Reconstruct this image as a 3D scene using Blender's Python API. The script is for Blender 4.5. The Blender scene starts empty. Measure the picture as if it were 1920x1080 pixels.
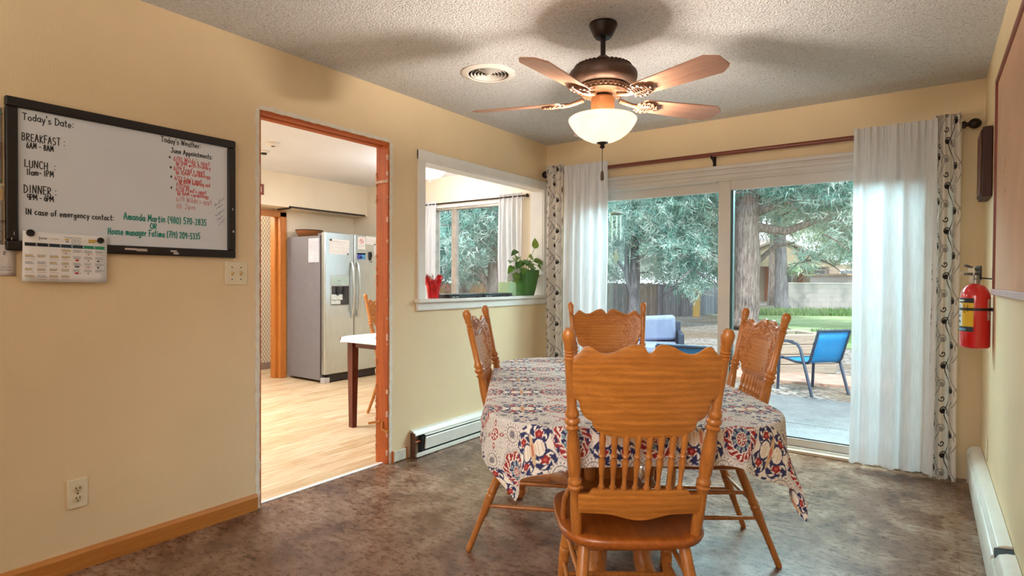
import bpy, bmesh, math, random
import numpy as np
from mathutils import Vector, Matrix, Euler
random.seed(7)
rng = np.random.default_rng(7)
SC = bpy.context.scene
COL = SC.collection
PI = math.pi

# ------------------------------------------------------------------ camera
CAM_H = 1.21
YAW, PIT, ROL = [math.radians(a) for a in (35.638, -0.794, 0.305)]
def make_camera():
    F = Vector((-math.sin(YAW)*math.cos(PIT), math.cos(YAW)*math.cos(PIT), math.sin(PIT)))
    R = Vector((math.cos(YAW), math.sin(YAW), 0)); U = R.cross(F)
    R2 = R*math.cos(ROL) + U*math.sin(ROL); U2 = U*math.cos(ROL) - R*math.sin(ROL)
    m = Matrix((R2, U2, -F)).transposed().to_4x4()
    m.translation = (0, 0, CAM_H)
    cd = bpy.data.cameras.new('camera'); co = bpy.data.objects.new('camera', cd)
    COL.objects.link(co); co.matrix_world = m
    cd.sensor_width = 36; cd.lens = 1089/1920*36; cd.clip_start = .05; cd.clip_end = 300
    SC.camera = co
make_camera()
def W(r, d, z=0.0):
    """floor plan turned with the table: r to the right, d away from the camera spot"""
    c, s = math.cos(YAW), math.sin(YAW)
    return Vector((r*c - d*s, r*s + d*c, z))

# ------------------------------------------------------------------ materials
def lin(c):
    return tuple(((v/255)/12.92 if v/255 <= .04045 else ((v/255+.055)/1.055)**2.4) for v in c[:3]) + (1.0,)
class NT:
    def __init__(s, name):
        s.m = bpy.data.materials.new(name); s.m.use_nodes = True
        s.t = s.m.node_tree; s.t.nodes.clear()
        s.out = s.t.nodes.new('ShaderNodeOutputMaterial')
    def n(s, typ, props=None, **inp):
        nd = s.t.nodes.new('ShaderNode'+typ)
        for k, v in (props or {}).items(): setattr(nd, k, v)
        for k, v in inp.items():
            if k.startswith('i') and k[1:].isdigit(): sock = nd.inputs[int(k[1:])]
            else: sock = nd.inputs[k.replace('_', ' ')]
            if isinstance(v, bpy.types.NodeSocket): s.t.links.new(v, sock)
            else: sock.default_value = v
        return nd
    def math(s, op, a, b=0.0):
        return s.n('Math', {'operation': op}, i0=a, i1=b).outputs[0]
    def mix(s, f, a, b, blend='MIX'):
        nd = s.n('Mix', {'data_type': 'RGBA', 'blend_type': blend})
        for i, v in ((0, f), (6, a), (7, b)):
            if isinstance(v, bpy.types.NodeSocket): s.t.links.new(v, nd.inputs[i])
            else: nd.inputs[i].default_value = v
        return nd.outputs[2]
    def ramp(s, f, stops, interp='LINEAR'):
        nd = s.n('ValToRGB'); cr = nd.color_ramp; cr.interpolation = interp
        while len(cr.elements) < len(stops): cr.elements.new(.5)
        for e, (p, c) in zip(cr.elements, stops):
            e.position = p; e.color = c if len(c) == 4 else tuple(c)+(1,)
        s.t.links.new(f, nd.inputs[0]); return nd.outputs[0]
    def coords(s, kind='Object', scale=(1, 1, 1), rot=(0, 0, 0)):
        tc = s.n('TexCoord')
        return s.n('Mapping', Vector=tc.outputs[kind], Scale=scale, Rotation=rot).outputs[0]
    def noise(s, vec, scale=5, detail=4, rough=.55, dist=0):
        return s.n('TexNoise', Vector=vec, Scale=scale, Detail=detail, Roughness=rough, Distortion=dist).outputs['Fac']
    def bump(s, h, strength=.3, dist=.01, normal=None):
        k = dict(Height=h, Strength=strength, Distance=dist)
        if normal is not None: k['Normal'] = normal
        return s.n('Bump', **k).outputs[0]
    def end(s, shader):
        s.t.links.new(shader, s.out.inputs[0]); return s.m
    def pbr(s, col, rough=.5, metal=0.0, normal=None, **kw):
        b = s.n('BsdfPrincipled')
        for k, v in dict(Base_Color=col, Roughness=rough, Metallic=metal, Normal=normal, **kw).items():
            if v is None: continue
            sk = b.inputs[k.replace('_', ' ')]
            if isinstance(v, bpy.types.NodeSocket): s.t.links.new(v, sk)
            else: sk.default_value = v
        return b.outputs[0]

def simple(name, c, rough=.5, metal=0., var=.12, scale=9, bump=0, bscale=60, bdist=.004, **kw):
    t = NT(name); v = t.coords()
    n = t.noise(v, scale, 4)
    a = lin(c); d = tuple(x*(1-var) for x in a[:3])+(1,); e = tuple(min(1, x*(1+var)) for x in a[:3])+(1,)
    col = t.ramp(n, [(.3, d), (.7, e)])
    nrm = None
    if bump: nrm = t.bump(t.noise(v, bscale, 3), bump, bdist)
    return t.end(t.pbr(col, rough, metal, nrm, **kw))

def wood(name, c1, c2, axis='z', rough=.38, scale=1.0, cath=False, coat=.25):
    t = NT(name)
    st = {'x': (1.3, 27, 27), 'y': (27, 1.3, 27), 'z': (27, 27, 1.3)}[axis]
    v = t.coords('Object', tuple(k*scale for k in st))
    n1 = t.noise(v, 2.2, 6, .62, .6)
    v2 = t.coords('Object', tuple(k*scale*5 for k in st))
    n2 = t.noise(v2, 4, 3, .6)
    n0 = t.noise(t.coords('Object', tuple(k*.22 for k in st)), 1.5, 3, .5)
    f = t.math('ADD', t.math('ADD', t.math('MULTIPLY', n1, .52), t.math('MULTIPLY', n0, .16)), t.math('MULTIPLY', n2, .32))
    if cath:
        v3 = t.coords('Object', (3.2*scale, 1, 11*scale))
        wv = t.n('TexWave', {'wave_type': 'RINGS', 'rings_direction': 'Y'}, Vector=v3, Scale=1.6, Distortion=4.5, Detail=3, Detail_Scale=1.0).outputs['Fac']
        f = t.math('ADD', t.math('MULTIPLY', f, .91), t.math('MULTIPLY', wv, .09))
    a, b = lin(c1), lin(c2)
    col = t.ramp(f, [(.28, b), (.5, tuple((x+y)/2 for x, y in zip(a, b))), (.66, a)])
    nrm = t.bump(f, .12, .002)
    return t.end(t.pbr(col, rough, 0, nrm, Coat_Weight=coat, Coat_Roughness=.25))

def attr_mat(name, rough=.6, attr='Col', weave=0, sheen=0, trans=0):
    t = NT(name)
    c = t.n('VertexColor', {'layer_name': attr}).outputs[0]
    v = t.coords()
    n = t.noise(v, 40, 3)
    c = t.mix(.12, c, t.ramp(n, [(.3, (.55, .55, .55, 1)), (.7, (1, 1, 1, 1))]), 'MULTIPLY')
    nrm = None
    if weave: nrm = t.bump(t.noise(v, 700, 2), weave, .001)
    sh = t.pbr(c, rough, 0, nrm, Sheen_Weight=sheen)
    if trans:
        tr = t.n('BsdfTranslucent', Color=c).outputs[0]
        sh = t.n('MixShader', i0=trans, i1=sh, i2=tr).outputs[0]
    return t.end(sh)

# ------------------------------------------------------------------ geometry helpers
def T(x=0, y=0, z=0): return Matrix.Translation((x, y, z))
def R(ang, ax): return Matrix.Rotation(ang, 4, ax)

class MB:
    def __init__(s): s.v = []; s.f = []; s.c = []; s.cur = (1, 1, 1, 1)
    def add(s, vs, fs, M=None):
        b = len(s.v)
        if M is not None: vs = [tuple(M @ Vector(p)) for p in vs]
        s.v += [tuple(p) for p in vs]; s.f += [tuple(i+b for i in f) for f in fs]; s.c += [s.cur]*len(fs)
        return s
    def box(s, x0, x1, y0, y1, z0, z1, M=None):
        vs = [(x, y, z) for z in (z0, z1) for y in (y0, y1) for x in (x0, x1)]
        fs = [(0, 2, 3, 1), (4, 5, 7, 6), (0, 1, 5, 4), (2, 6, 7, 3), (0, 4, 6, 2), (1, 3, 7, 5)]
        return s.add(vs, fs, M)
    def lathe(s, prof, n=24, M=None, caps=True):
        vs, fs = [], []
        for r, z in prof:
            for i in range(n):
                a = 2*PI*i/n; vs.append((r*math.cos(a), r*math.sin(a), z))
        for j in range(len(prof)-1):
            for i in range(n):
                k = (i+1) % n
                fs.append((j*n+i, j*n+k, (j+1)*n+k, (j+1)*n+i))
        if caps:
            fs.append(tuple(range(n))[::-1]); fs.append(tuple((len(prof)-1)*n+i for i in range(n)))
        return s.add(vs, fs, M)
    def turned(s, p0, p1, prof, n=16):
        """turned spindle from p0 to p1; prof = [(radius, fraction)]"""
        p0, p1 = Vector(p0), Vector(p1); L = (p1-p0).length
        q = Vector((0, 0, 1)).rotation_difference((p1-p0).normalized()).to_matrix().to_4x4()
        return s.lathe([(r, t*L) for r, t in prof], n, Matrix.Translation(p0) @ q)
    def tube(s, pts, r, n=8, M=None, closed=False):
        pts = [Vector(p) for p in pts]; k = len(pts)
        rs = r if hasattr(r, '__len__') else [r]*k
        vs, fs = [], []; up = None
        for i, p in enumerate(pts):
            if closed: t = (pts[(i+1) % k]-pts[i-1]).normalized()
            else: t = (pts[min(i+1, k-1)]-pts[max(i-1, 0)]).normalized()
            if up is None:
                up = Vector((0, 0, 1)) if abs(t.z) < .9 else Vector((1, 0, 0))
            a = t.cross(up)
            if a.length < 1e-6: a = t.orthogonal()
            a.normalize(); b = a.cross(t).normalized(); up = b
            for j in range(n):
                an = 2*PI*j/n; vs.append(p + (a*math.cos(an)+b*math.sin(an))*rs[i])
        for i in range(k if closed else k-1):
            for j in range(n):
                m = (j+1) % n; i2 = (i+1) % k
                fs.append((i*n+j, i*n+m, i2*n+m, i2*n+j))
        if not closed: fs += [tuple(range(n))[::-1], tuple((k-1)*n+j for j in range(n))]
        return s.add(vs, fs, M)
    def prism(s, outl, z0, z1, M=None):
        n = len(outl)
        vs = [(x, y, z0) for x, y in outl]+[(x, y, z1) for x, y in outl]
        fs = [tuple(range(n))[::-1], tuple(range(n, 2*n))]+[(i, (i+1) % n, n+(i+1) % n, n+i) for i in range(n)]
        return s.add(vs, fs, M)
    def ball(s, c, r, n=14, m=9, M=None):
        r = r if hasattr(r, '__len__') else (r, r, r)
        vs = [(c[0], c[1], c[2]-r[2])]; fs = []
        for j in range(1, m):
            ph = PI*j/m-PI/2
            for i in range(n):
                a = 2*PI*i/n
                vs.append((c[0]+r[0]*math.cos(ph)*math.cos(a), c[1]+r[1]*math.cos(ph)*math.sin(a), c[2]+r[2]*math.sin(ph)))
        vs.append((c[0], c[1], c[2]+r[2])); L = len(vs)-1
        for i in range(n):
            k = (i+1) % n
            fs.append((0, 1+k, 1+i)); fs.append((L, L-n+i, L-n+k))
            for j in range(m-2): fs.append((1+j*n+i, 1+j*n+k, 1+(j+1)*n+k, 1+(j+1)*n+i))
        return s.add(vs, fs, M)
    def grid(s, P, wrap=False, M=None):
        """P[i][j] points"""
        a, b = len(P), len(P[0])
        vs = [tuple(p) for row in P for p in row]
        fs = [(i*b+j, i*b+(j+1) % b, (i+1)*b+(j+1) % b, (i+1)*b+j) for i in range(a-1) for j in range(b if wrap else b-1)]
        return s.add(vs, fs, M)
    def build(s, name, mat, parent=None, smooth=35, bevel=0, seg=2, solid=0, subd=0, colors=False):
        me = bpy.data.meshes.new(name); me.from_pydata(s.v, [], s.f)
        bm = bmesh.new(); bm.from_mesh(me)
        bmesh.ops.recalc_face_normals(bm, faces=bm.faces); bm.to_mesh(me); bm.free()
        if colors:
            at = me.color_attributes.new('Col', 'FLOAT_COLOR', 'CORNER')
            buf = []
            for p in me.polygons: buf += list(s.c[p.index])*p.loop_total
            at.data.foreach_set('color', buf)
        if smooth:
            me.polygons.foreach_set('use_smooth', [True]*len(me.polygons))
            me.set_sharp_from_angle(angle=math.radians(smooth))
        me.materials.append(mat)
        o = bpy.data.objects.new(name, me); COL.objects.link(o)
        if parent is not None: o.parent = parent
        if solid:
            md = o.modifiers.new('solid', 'SOLIDIFY'); md.thickness = solid; md.offset = 0
        if bevel:
            md = o.modifiers.new('bevel', 'BEVEL'); md.width = bevel; md.segments = seg; md.limit_method = 'ANGLE'; md.angle_limit = math.radians(40)
            md.harden_normals = False
        if subd:
            md = o.modifiers.new('sub', 'SUBSURF'); md.levels = md.render_levels = subd
        return o

def fast_mesh(name, V, Fc, mat, parent=None, vcol=None, smooth=False):
    """V (n,3) floats, Fc (m,k) ints, vcol (n,4) per point"""
    me = bpy.data.meshes.new(name)
    m, k = Fc.shape
    me.vertices.add(len(V)); me.vertices.foreach_set('co', np.ascontiguousarray(V, dtype=np.float32).ravel())
    me.loops.add(m*k); me.loops.foreach_set('vertex_index', np.ascontiguousarray(Fc, dtype=np.int32).ravel())
    me.polygons.add(m); me.polygons.foreach_set('loop_start', np.arange(0, m*k, k, dtype=np.int32))
    me.update(calc_edges=True)
    if smooth: me.polygons.foreach_set('use_smooth', np.ones(m, dtype=bool))
    if vcol is not None:
        at = me.color_attributes.new('Col', 'FLOAT_COLOR', 'POINT')
        at.data.foreach_set('color', np.ascontiguousarray(vcol, dtype=np.float32).ravel())
    me.materials.append(mat)
    o = bpy.data.objects.new(name, me); COL.objects.link(o)
    if parent is not None: o.parent = parent
    return o
def grid_faces(a, b):
    i = np.arange((a-1)*b).reshape(a-1, b)[:, :-1].ravel()
    return np.stack([i, i+1, i+b+1, i+b], 1)

def tag(o, label, cat, group=None, kind=None):
    o['label'] = label; o['category'] = cat
    if group: o['group'] = group
    if kind: o['kind'] = kind
    return o
def thing(name, label, cat, loc=(0, 0, 0), rz=0, group=None):
    o = bpy.data.objects.new(name, None); COL.objects.link(o)
    o.empty_display_size = .1; o.location = loc; o.rotation_euler = (0, 0, rz)
    return tag(o, label, cat, group)
def struct(o):
    o['kind'] = 'structure'; return o
def copy_tree(o, parent=None):
    c = o.copy(); COL.objects.link(c); c.parent = parent
    for ch in list(o.children): copy_tree(ch, c)
    return c

# ------------------------------------------------------------------ flat printing on paper and boards
class Decal:
    """coloured flat shapes on a plane: origin o, right u, up v, normal n (metres)"""
    def __init__(s, o, u, v, n, lift=.0006):
        s.o, s.u, s.v, s.n = Vector(o), Vector(u), Vector(v), Vector(n); s.mb = MB(); s.l = lift
    def P(s, x, y, k=0): return s.o+s.u*x+s.v*y+s.n*(s.l+k)
    def poly(s, pts, c, k=0):
        s.mb.cur = lin(c)
        s.mb.add([s.P(x, y, k) for x, y in pts], [tuple(range(len(pts)))])
    def rect(s, x0, y0, x1, y1, c, k=0): s.poly([(x0, y0), (x1, y0), (x1, y1), (x0, y1)], c, k)
    def line(s, pts, w, c, k=0):
        s.mb.cur = lin(c)
        for (ax, ay), (bx, by) in zip(pts, pts[1:]):
            d = Vector((bx-ax, by-ay)); L = d.length
            if L < 1e-7: continue
            d /= L; nx, ny = -d.y*w/2, d.x*w/2; ex, ey = d.x*w*.3, d.y*w*.3
            q = [(ax-ex+nx, ay-ey+ny), (ax-ex-nx, ay-ey-ny), (bx+ex-nx, by+ey-ny), (bx+ex+nx, by+ey+ny)]
            s.mb.add([s.P(x, y, k+random.random()*.0002) for x, y in q], [(0, 1, 2, 3)])
    def disc(s, x, y, r, c, n=14, k=0):
        s.poly([(x+r*math.cos(2*PI*i/n), y+r*math.sin(2*PI*i/n)) for i in range(n)], c, k)
    def write(s, txt, x, y, h, w, c, jit=.05, slant=0, sp=.2, wide=1.0, k=0):
        cx = x
        for ch in txt:
            if ch == ' ': cx += h*.42*wide; continue
            g = GLYPH.get(ch)
            if g is None: continue
            wd, strokes = g
            dy = random.uniform(-jit, jit)*h; sc = 1+random.uniform(-jit, jit)
            for st in strokes:
                s.line([(cx+(px*wide+slant*py)*h*sc, y+dy+py*h*sc) for px, py in st], w, c, k)
            cx += (wd*wide+sp)*h
        return cx
    def font(s, txt, x, y, size, c, k=0, squeeze=1.0):
        cu = bpy.data.curves.new('t', 'FONT'); cu.body = txt; cu.size = size; cu.resolution_u = 2
        ob = bpy.data.objects.new('t', cu); COL.objects.link(ob)
        dg = bpy.context.evaluated_depsgraph_get(); me = bpy.data.meshes.new_from_object(ob.evaluated_get(dg))
        s.mb.cur = lin(c)
        s.mb.add([s.P(x+p.co.x*squeeze, y+p.co.y, k) for p in me.vertices], [tuple(p.vertices) for p in me.polygons])
        bpy.data.objects.remove(ob); bpy.data.curves.remove(cu); bpy.data.meshes.remove(me)
    def squiggle(s, x0, x1, y, h, w, c, seed=0):
        """a line of print too small to read in the photograph"""
        r = random.Random(seed); x = x0
        while x < x1:
            wl = min(r.uniform(.6, 2.2)*h*2.2, x1-x)
            s.rect(x, y, x+wl, y+h*.55, c); x += wl+h*.7
    def build(s, name, parent=None, mat=None): return s.mb.build(name, mat or PRINT, parent, smooth=0, colors=True)

def arc(cx, cy, rx, ry, a0, a1, n=9):
    return [(cx+rx*math.cos(math.radians(a0+(a1-a0)*i/(n-1))), cy+ry*math.sin(math.radians(a0+(a1-a0)*i/(n-1)))) for i in range(n)]
A = arc
GLYPH = {
 'T': (.6, [[(0, 1), (.62, .98)], [(.32, .98), (.3, 0)]]),
 'D': (.6, [[(.06, 1), (.05, 0)], [(-.04, .98)]+A(.05, .5, .52, .5, 82, -88)]),
 'B': (.52, [[(.05, 1), (.05, 0)], [(.05, .98)]+A(.2, .77, .24, .22, 80, -80)+[(.05, .53)], [(.05, .53)]+A(.22, .27, .28, .26, 80, -90)+[(.03, .01)]]),
 'R': (.52, [[(.04, 1), (.04, 0)], [(.04, .98)]+A(.2, .75, .27, .24, 85, -85)+[(.05, .5), (.52, 0)]]),
 'E': (.45, [[(.5, .98), (.05, 1), (.05, 0), (.5, .02)], [(.05, .52), (.4, .52)]]),
 'A': (.58, [[(0, 0), (.28, 1), (.58, 0)], [(.1, .36), (.5, .38)]]),
 'K': (.5, [[(.05, 1), (.05, 0)], [(.48, .95), (.06, .42), (.52, 0)]]),
 'F': (.45, [[(.5, .98), (.06, 1), (.05, 0)], [(.05, .52), (.42, .53)]]),
 'S': (.48, [A(.27, .75, .22, .24, 40, 250)+A(.24, .26, .24, .26, 70, -140)]),
 'M': (.66, [[(.02, 0), (.1, 1), (.33, .3), (.56, 1), (.64, 0)]]),
 'L': (.45, [[(.05, 1), (.03, .02), (.48, .03)]]),
 'U': (.52, [[(.03, 1)]+A(.26, .25, .23, .26, 180, 360)+[(.5, 1)]]),
 'N': (.56, [[(.03, 0), (.06, 1), (.5, .02), (.54, 1)]]),
 'C': (.52, [A(.3, .5, .28, .5, 50, 310, 12)]),
 'H': (.52, [[(.04, 1), (.03, 0)], [(.5, 1), (.5, 0)], [(.03, .5), (.5, .52)]]),
 'P': (.48, [[(.05, 1), (.05, 0)], [(.05, .98)]+A(.2, .73, .26, .25, 85, -95)+[(.05, .5)]]),
 'I': (.2, [[(.1, 1), (.1, 0)]]),
 'O': (.58, [A(.29, .5, .28, .5, 90, 450, 16)]),
 'W': (.76, [[(0, 1), (.18, 0), (.38, .8), (.58, 0), (.76, 1)]]),
 'J': (.45, [[(.05, .98), (.5, 1)], [(.32, 1)]+A(.14, .2, .18, .22, 0, -170)]),
 'a': (.44, [A(.22, .28, .21, .28, 60, 400, 12), [(.42, .58), (.42, .06), (.5, 0)]]),
 'c': (.42, [A(.24, .28, .22, .28, 50, 315)]),
 'd': (.46, [A(.22, .27, .21, .27, 40, 380, 12), [(.43, 1), (.44, 0)]]),
 'e': (.44, [[(.03, .28), (.42, .3)]+A(.23, .29, .2, .29, 0, 310, 11)]),
 'f': (.34, [A(.28, .82, .14, .18, 60, 180)+[(.14, 0)], [(0, .55), (.32, .56)]]),
 'g': (.44, [A(.22, .3, .2, .27, 40, 390, 11), [(.42, .56), (.42, -.1)]+A(.22, -.14, .2, .24, 0, -150)]),
 'h': (.44, [[(.04, 1), (.04, 0)], [(.04, .35)]+A(.22, .35, .18, .24, 150, 10)+[(.42, 0)]]),
 'i': (.14, [[(.07, .56), (.07, 0)], [(.07, .78), (.08, .84)]]),
 'l': (.14, [[(.07, 1), (.07, 0)]]),
 'm': (.62, [[(.03, .56), (.04, 0)], [(.04, .4)]+A(.18, .4, .13, .18, 150, 0)+[(.31, 0)], [(.31, .4)]+A(.45, .4, .14, .18, 150, 0)+[(.6, 0)]]),
 'n': (.42, [[(.03, .56), (.04, 0)], [(.04, .38)]+A(.21, .36, .18, .22, 150, 10)+[(.4, 0)]]),
 'o': (.46, [A(.23, .29, .22, .29, 90, 450, 13)]),
 'p': (.44, [[(.04, .56), (.04, -.4)], A(.23, .28, .19, .28, 170, -170, 12)]),
 'r': (.32, [[(.04, .56), (.05, 0)], [(.05, .34)]+A(.2, .36, .15, .2, 150, 40)]),
 's': (.36, [A(.2, .43, .16, .14, 40, 250, 8)+A(.17, .14, .17, .14, 70, -150, 8)]),
 't': (.34, [[(.16, .95), (.15, .1)]+A(.25, .1, .1, .1, 180, 300, 5), [(0, .62), (.34, .63)]]),
 'u': (.42, [[(.03, .56)]+A(.21, .2, .18, .2, 180, 350)+[(.39, .56), (.4, 0)]]),
 'w': (.56, [[(0, .56), (.14, 0), (.28, .45), (.42, 0), (.56, .58)]]),
 'y': (.42, [[(.02, .56), (.2, .06)], [(.42, .58), (.12, -.38)]]),
 '0': (.48, [A(.24, .5, .22, .5, 90, 450, 14)]),
 '1': (.16, [[(.08, 1), (.08, 0)]]),
 '2': (.46, [A(.22, .74, .2, .25, 160, -20, 8)+[(.02, .02), (.48, .03)]]),
 '3': (.44, [A(.2, .76, .2, .23, 140, -80, 8)+A(.2, .27, .23, .27, 85, -140, 8)]),
 '4': (.5, [[(.1, 1), (.04, .45), (.5, .46)], [(.4, 1), (.38, 0)]]),
 '5': (.46, [[(.46, .98), (.08, 1), (.06, .58)]+A(.2, .3, .24, .3, 110, -140, 9)]),
 '6': (.44, [[(.3, 1), (.08, .5)]+A(.23, .26, .2, .26, 160, 520, 13)]),
 '7': (.46, [[(.02, .98), (.46, 1), (.16, 0)], [(.12, .5), (.42, .52)]]),
 '8': (.44, [A(.22, .76, .18, .22, 90, 450, 12), A(.22, .27, .21, .27, 90, 450, 12)]),
 '9': (.44, [A(.22, .72, .19, .26, 0, 360, 12), [(.41, .72), (.34, 0)]]),
 ':': (.14, [[(.06, .62), (.1, .66)], [(.06, .12), (.1, .16)]]),
 '-': (.34, [[(.02, .42), (.34, .44)]]),
 '.': (.1, [[(.03, .02), (.07, .05)]]),
 "'": (.12, [[(.08, 1), (.04, .78)]]),
 '/': (.34, [[(0, -.05), (.36, 1.05)]]),
 '(': (.22, [A(.3, .45, .26, .65, 120, 240, 8)]),
 ')': (.22, [A(-.08, .45, .26, .65, 60, -60, 8)]),
 '@': (.8, [A(.38, .36, .16, .2, 0, 360, 10), [(.55, .55), (.54, .22)]+A(.66, .25, .12, .1, 200, 360, 5)+A(.4, .38, .4, .5, 0, 300, 13)]),
 '*': (.3, [[(0, .5), (.3, .5)], [(.06, .74), (.24, .26)], [(.24, .74), (.06, .26)]]),
}
PRINT = attr_mat('printed_ink', .65)
# ------------------------------------------------------------------ shared surfaces
def wall_mat(name, c, streak=.25):
    t = NT(name); v = t.coords()
    big = t.noise(v, 1.1, 4, .6); a = lin(c)
    col = t.ramp(big, [(.3, tuple(k*.93 for k in a[:3])), (.7, tuple(min(1, k*1.04) for k in a[:3]))])
    sp = t.noise(v, 3.5, 8, .75)
    col = t.mix(t.math('MULTIPLY', t.math('GREATER_THAN', sp, .70), .22), col, lin((150, 112, 70)))
    v2 = t.coords('Object', (26, 26, 7))
    h = t.math('ADD', t.noise(v2, 5, 4, .6), t.math('MULTIPLY', t.noise(v, 160, 2), .5))
    return t.end(t.pbr(col, .62, 0, t.bump(h, streak, .006)))
WALL = wall_mat('cream_wall_paint', (230, 206, 166))
KWALL = wall_mat('kitchen_wall_paint', (238, 226, 204), .12)
def ceil_mat():
    t = NT('popcorn_ceiling'); v = t.coords()
    vo = t.n('TexVoronoi', {'feature': 'F1'}, Vector=v, Scale=105.0, Randomness=1.0).outputs['Distance']
    n = t.noise(v, 190, 3, .7); n2 = t.noise(v, 70, 4, .75)
    h = t.math('ADD', t.math('MULTIPLY', vo, -1.0), t.math('ADD', n, n2))
    c = t.ramp(t.math('ADD', t.math('MULTIPLY', n2, .6), t.math('MULTIPLY', n, .4)),
               [(.35, lin((156, 150, 148))), (.44, lin((234, 231, 228))), (.6, lin((250, 249, 248)))])
    return t.end(t.pbr(c, .9, 0, t.bump(h, .9, .012)))
CEIL = ceil_mat()
KCEIL = simple('smooth_white_ceiling', (228, 230, 236), .75, var=.03, scale=2, bump=.05, bscale=8)
WHITE = simple('white_gloss_paint', (232, 230, 224), .35, var=.04, scale=6)
WHITE2 = simple('off_white_vinyl_frame', (206, 199, 192), .4, var=.05, scale=4)
def floor_mat():
    t = NT('mottled_vinyl_tile'); v = t.coords()
    n1 = t.noise(v, 4.5, 10, .74, .25); n2 = t.noise(t.coords('Object', (1, 1.7, 1)), 22, 8, .78, .2); n3 = t.noise(v, 140, 3, .8); n0 = t.noise(v, 1.3, 5, .6)
    f = t.math('ADD', t.math('MULTIPLY', n1, .46), t.math('ADD', t.math('MULTIPLY', n2, .38), t.math('MULTIPLY', n3, .16)))
    col = t.ramp(f, [(.40, lin((54, 32, 21))), (.465, lin((96, 64, 46))), (.52, lin((128, 97, 77))), (.585, lin((162, 137, 118)))])
    rust = t.ramp(n0, [(.46, (0, 0, 0)), (.62, (.55, .55, .55))])
    col = t.mix(rust, col, lin((122, 80, 50)), 'MULTIPLY') if False else t.mix(t.math('MULTIPLY', rust, .45), col, lin((112, 72, 46)))
    br = t.n('TexBrick', {'offset': 0.0, 'squash': 1.0}, Vector=t.n('VectorMath', {'operation': 'ADD'}, i0=t.coords(), i1=(.188, -.005, 0)).outputs[0], Scale=1.0, Mortar_Size=.0012, Mortar_Smooth=.1, Brick_Width=.309, Row_Height=.309)
    fac = br.outputs['Fac']
    col = t.mix(t.math('MULTIPLY', fac, .6), col, lin((40, 28, 22)))
    rr = t.ramp(n2, [(.3, (.22,)*3), (.7, (.36,)*3)])
    h = t.math('SUBTRACT', t.noise(v, 130, 4, .7), t.math('MULTIPLY', fac, 1.5))
    return t.end(t.pbr(col, rr, 0, t.bump(h, .12, .004), Specular_IOR_Level=.42))
FLOOR = floor_mat()
def kfloor_mat():
    t = NT('pale_plank_vinyl'); v = t.coords('Object', (9, 1.0, 1))
    br = t.n('TexBrick', {'offset': .5}, Vector=t.coords('Object', (1, 1, 1), (0, 0, PI/2)), Scale=1, Mortar_Size=.0008, Brick_Width=.9, Row_Height=.09, Color1=(.25,)*3+(1,), Color2=(.75,)*3+(1,))
    n = t.noise(v, 3.5, 7, .65, .7)
    f = t.math('ADD', t.math('MULTIPLY', n, .72), t.math('MULTIPLY', br.outputs['Color'], .28))
    col = t.ramp(f, [(.35, lin((190, 156, 114))), (.5, lin((216, 186, 146))), (.65, lin((232, 210, 178)))])
    col = t.mix(t.math('MULTIPLY', br.outputs['Fac'], .25), col, lin((150, 110, 70)))
    return t.end(t.pbr(col, .38, 0, t.bump(n, .05, .002)))
KFLOOR = kfloor_mat()
RAWWOOD = wood('stripped_stud_wood', (206, 112, 52), (150, 66, 24), 'z', .7, 1.0, coat=0)
RAWWOOD_H = wood('stripped_header_wood', (206, 112, 52), (150, 66, 24), 'y', .7, 1.0, coat=0)
PINE = wood('amber_pine_trim', (204, 136, 62), (160, 92, 32), 'y', .45)
PINE_V = wood('amber_pine_casing', (216, 140, 62), (172, 94, 34), 'z', .4)
PLASTER = simple('bare_plaster_edge', (226, 219, 204), .9, var=.08, scale=30, bump=.6, bscale=90)
BLACKP = simple('black_plastic', (22, 21, 22), .4, var=.2)
BRONZE = simple('oil_rubbed_bronze', (46, 33, 28), .42, .55, var=.25, scale=20)
STEEL = simple('bright_steel', (196, 198, 200), .28, .9, var=.06)

def glass_mat(name='window_glass', tint=(1, 1, 1)):
    t = NT(name)
    lw = t.n('LayerWeight', Blend=.12).outputs['Fresnel']
    n = t.noise(t.coords(), 1.5, 2)
    f = t.math('ADD', t.math('MULTIPLY', lw, .7), t.math('ADD', t.math('MULTIPLY', n, .01), .06))
    tr = t.n('BsdfTransparent', Color=tint+(1,)).outputs[0]
    gl = t.n('BsdfGlossy', Roughness=.01).outputs[0]
    return t.end(t.n('MixShader', i0=f, i1=tr, i2=gl).outputs[0])
GLASS = glass_mat('window_glass', (.93, .985, .985))

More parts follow.
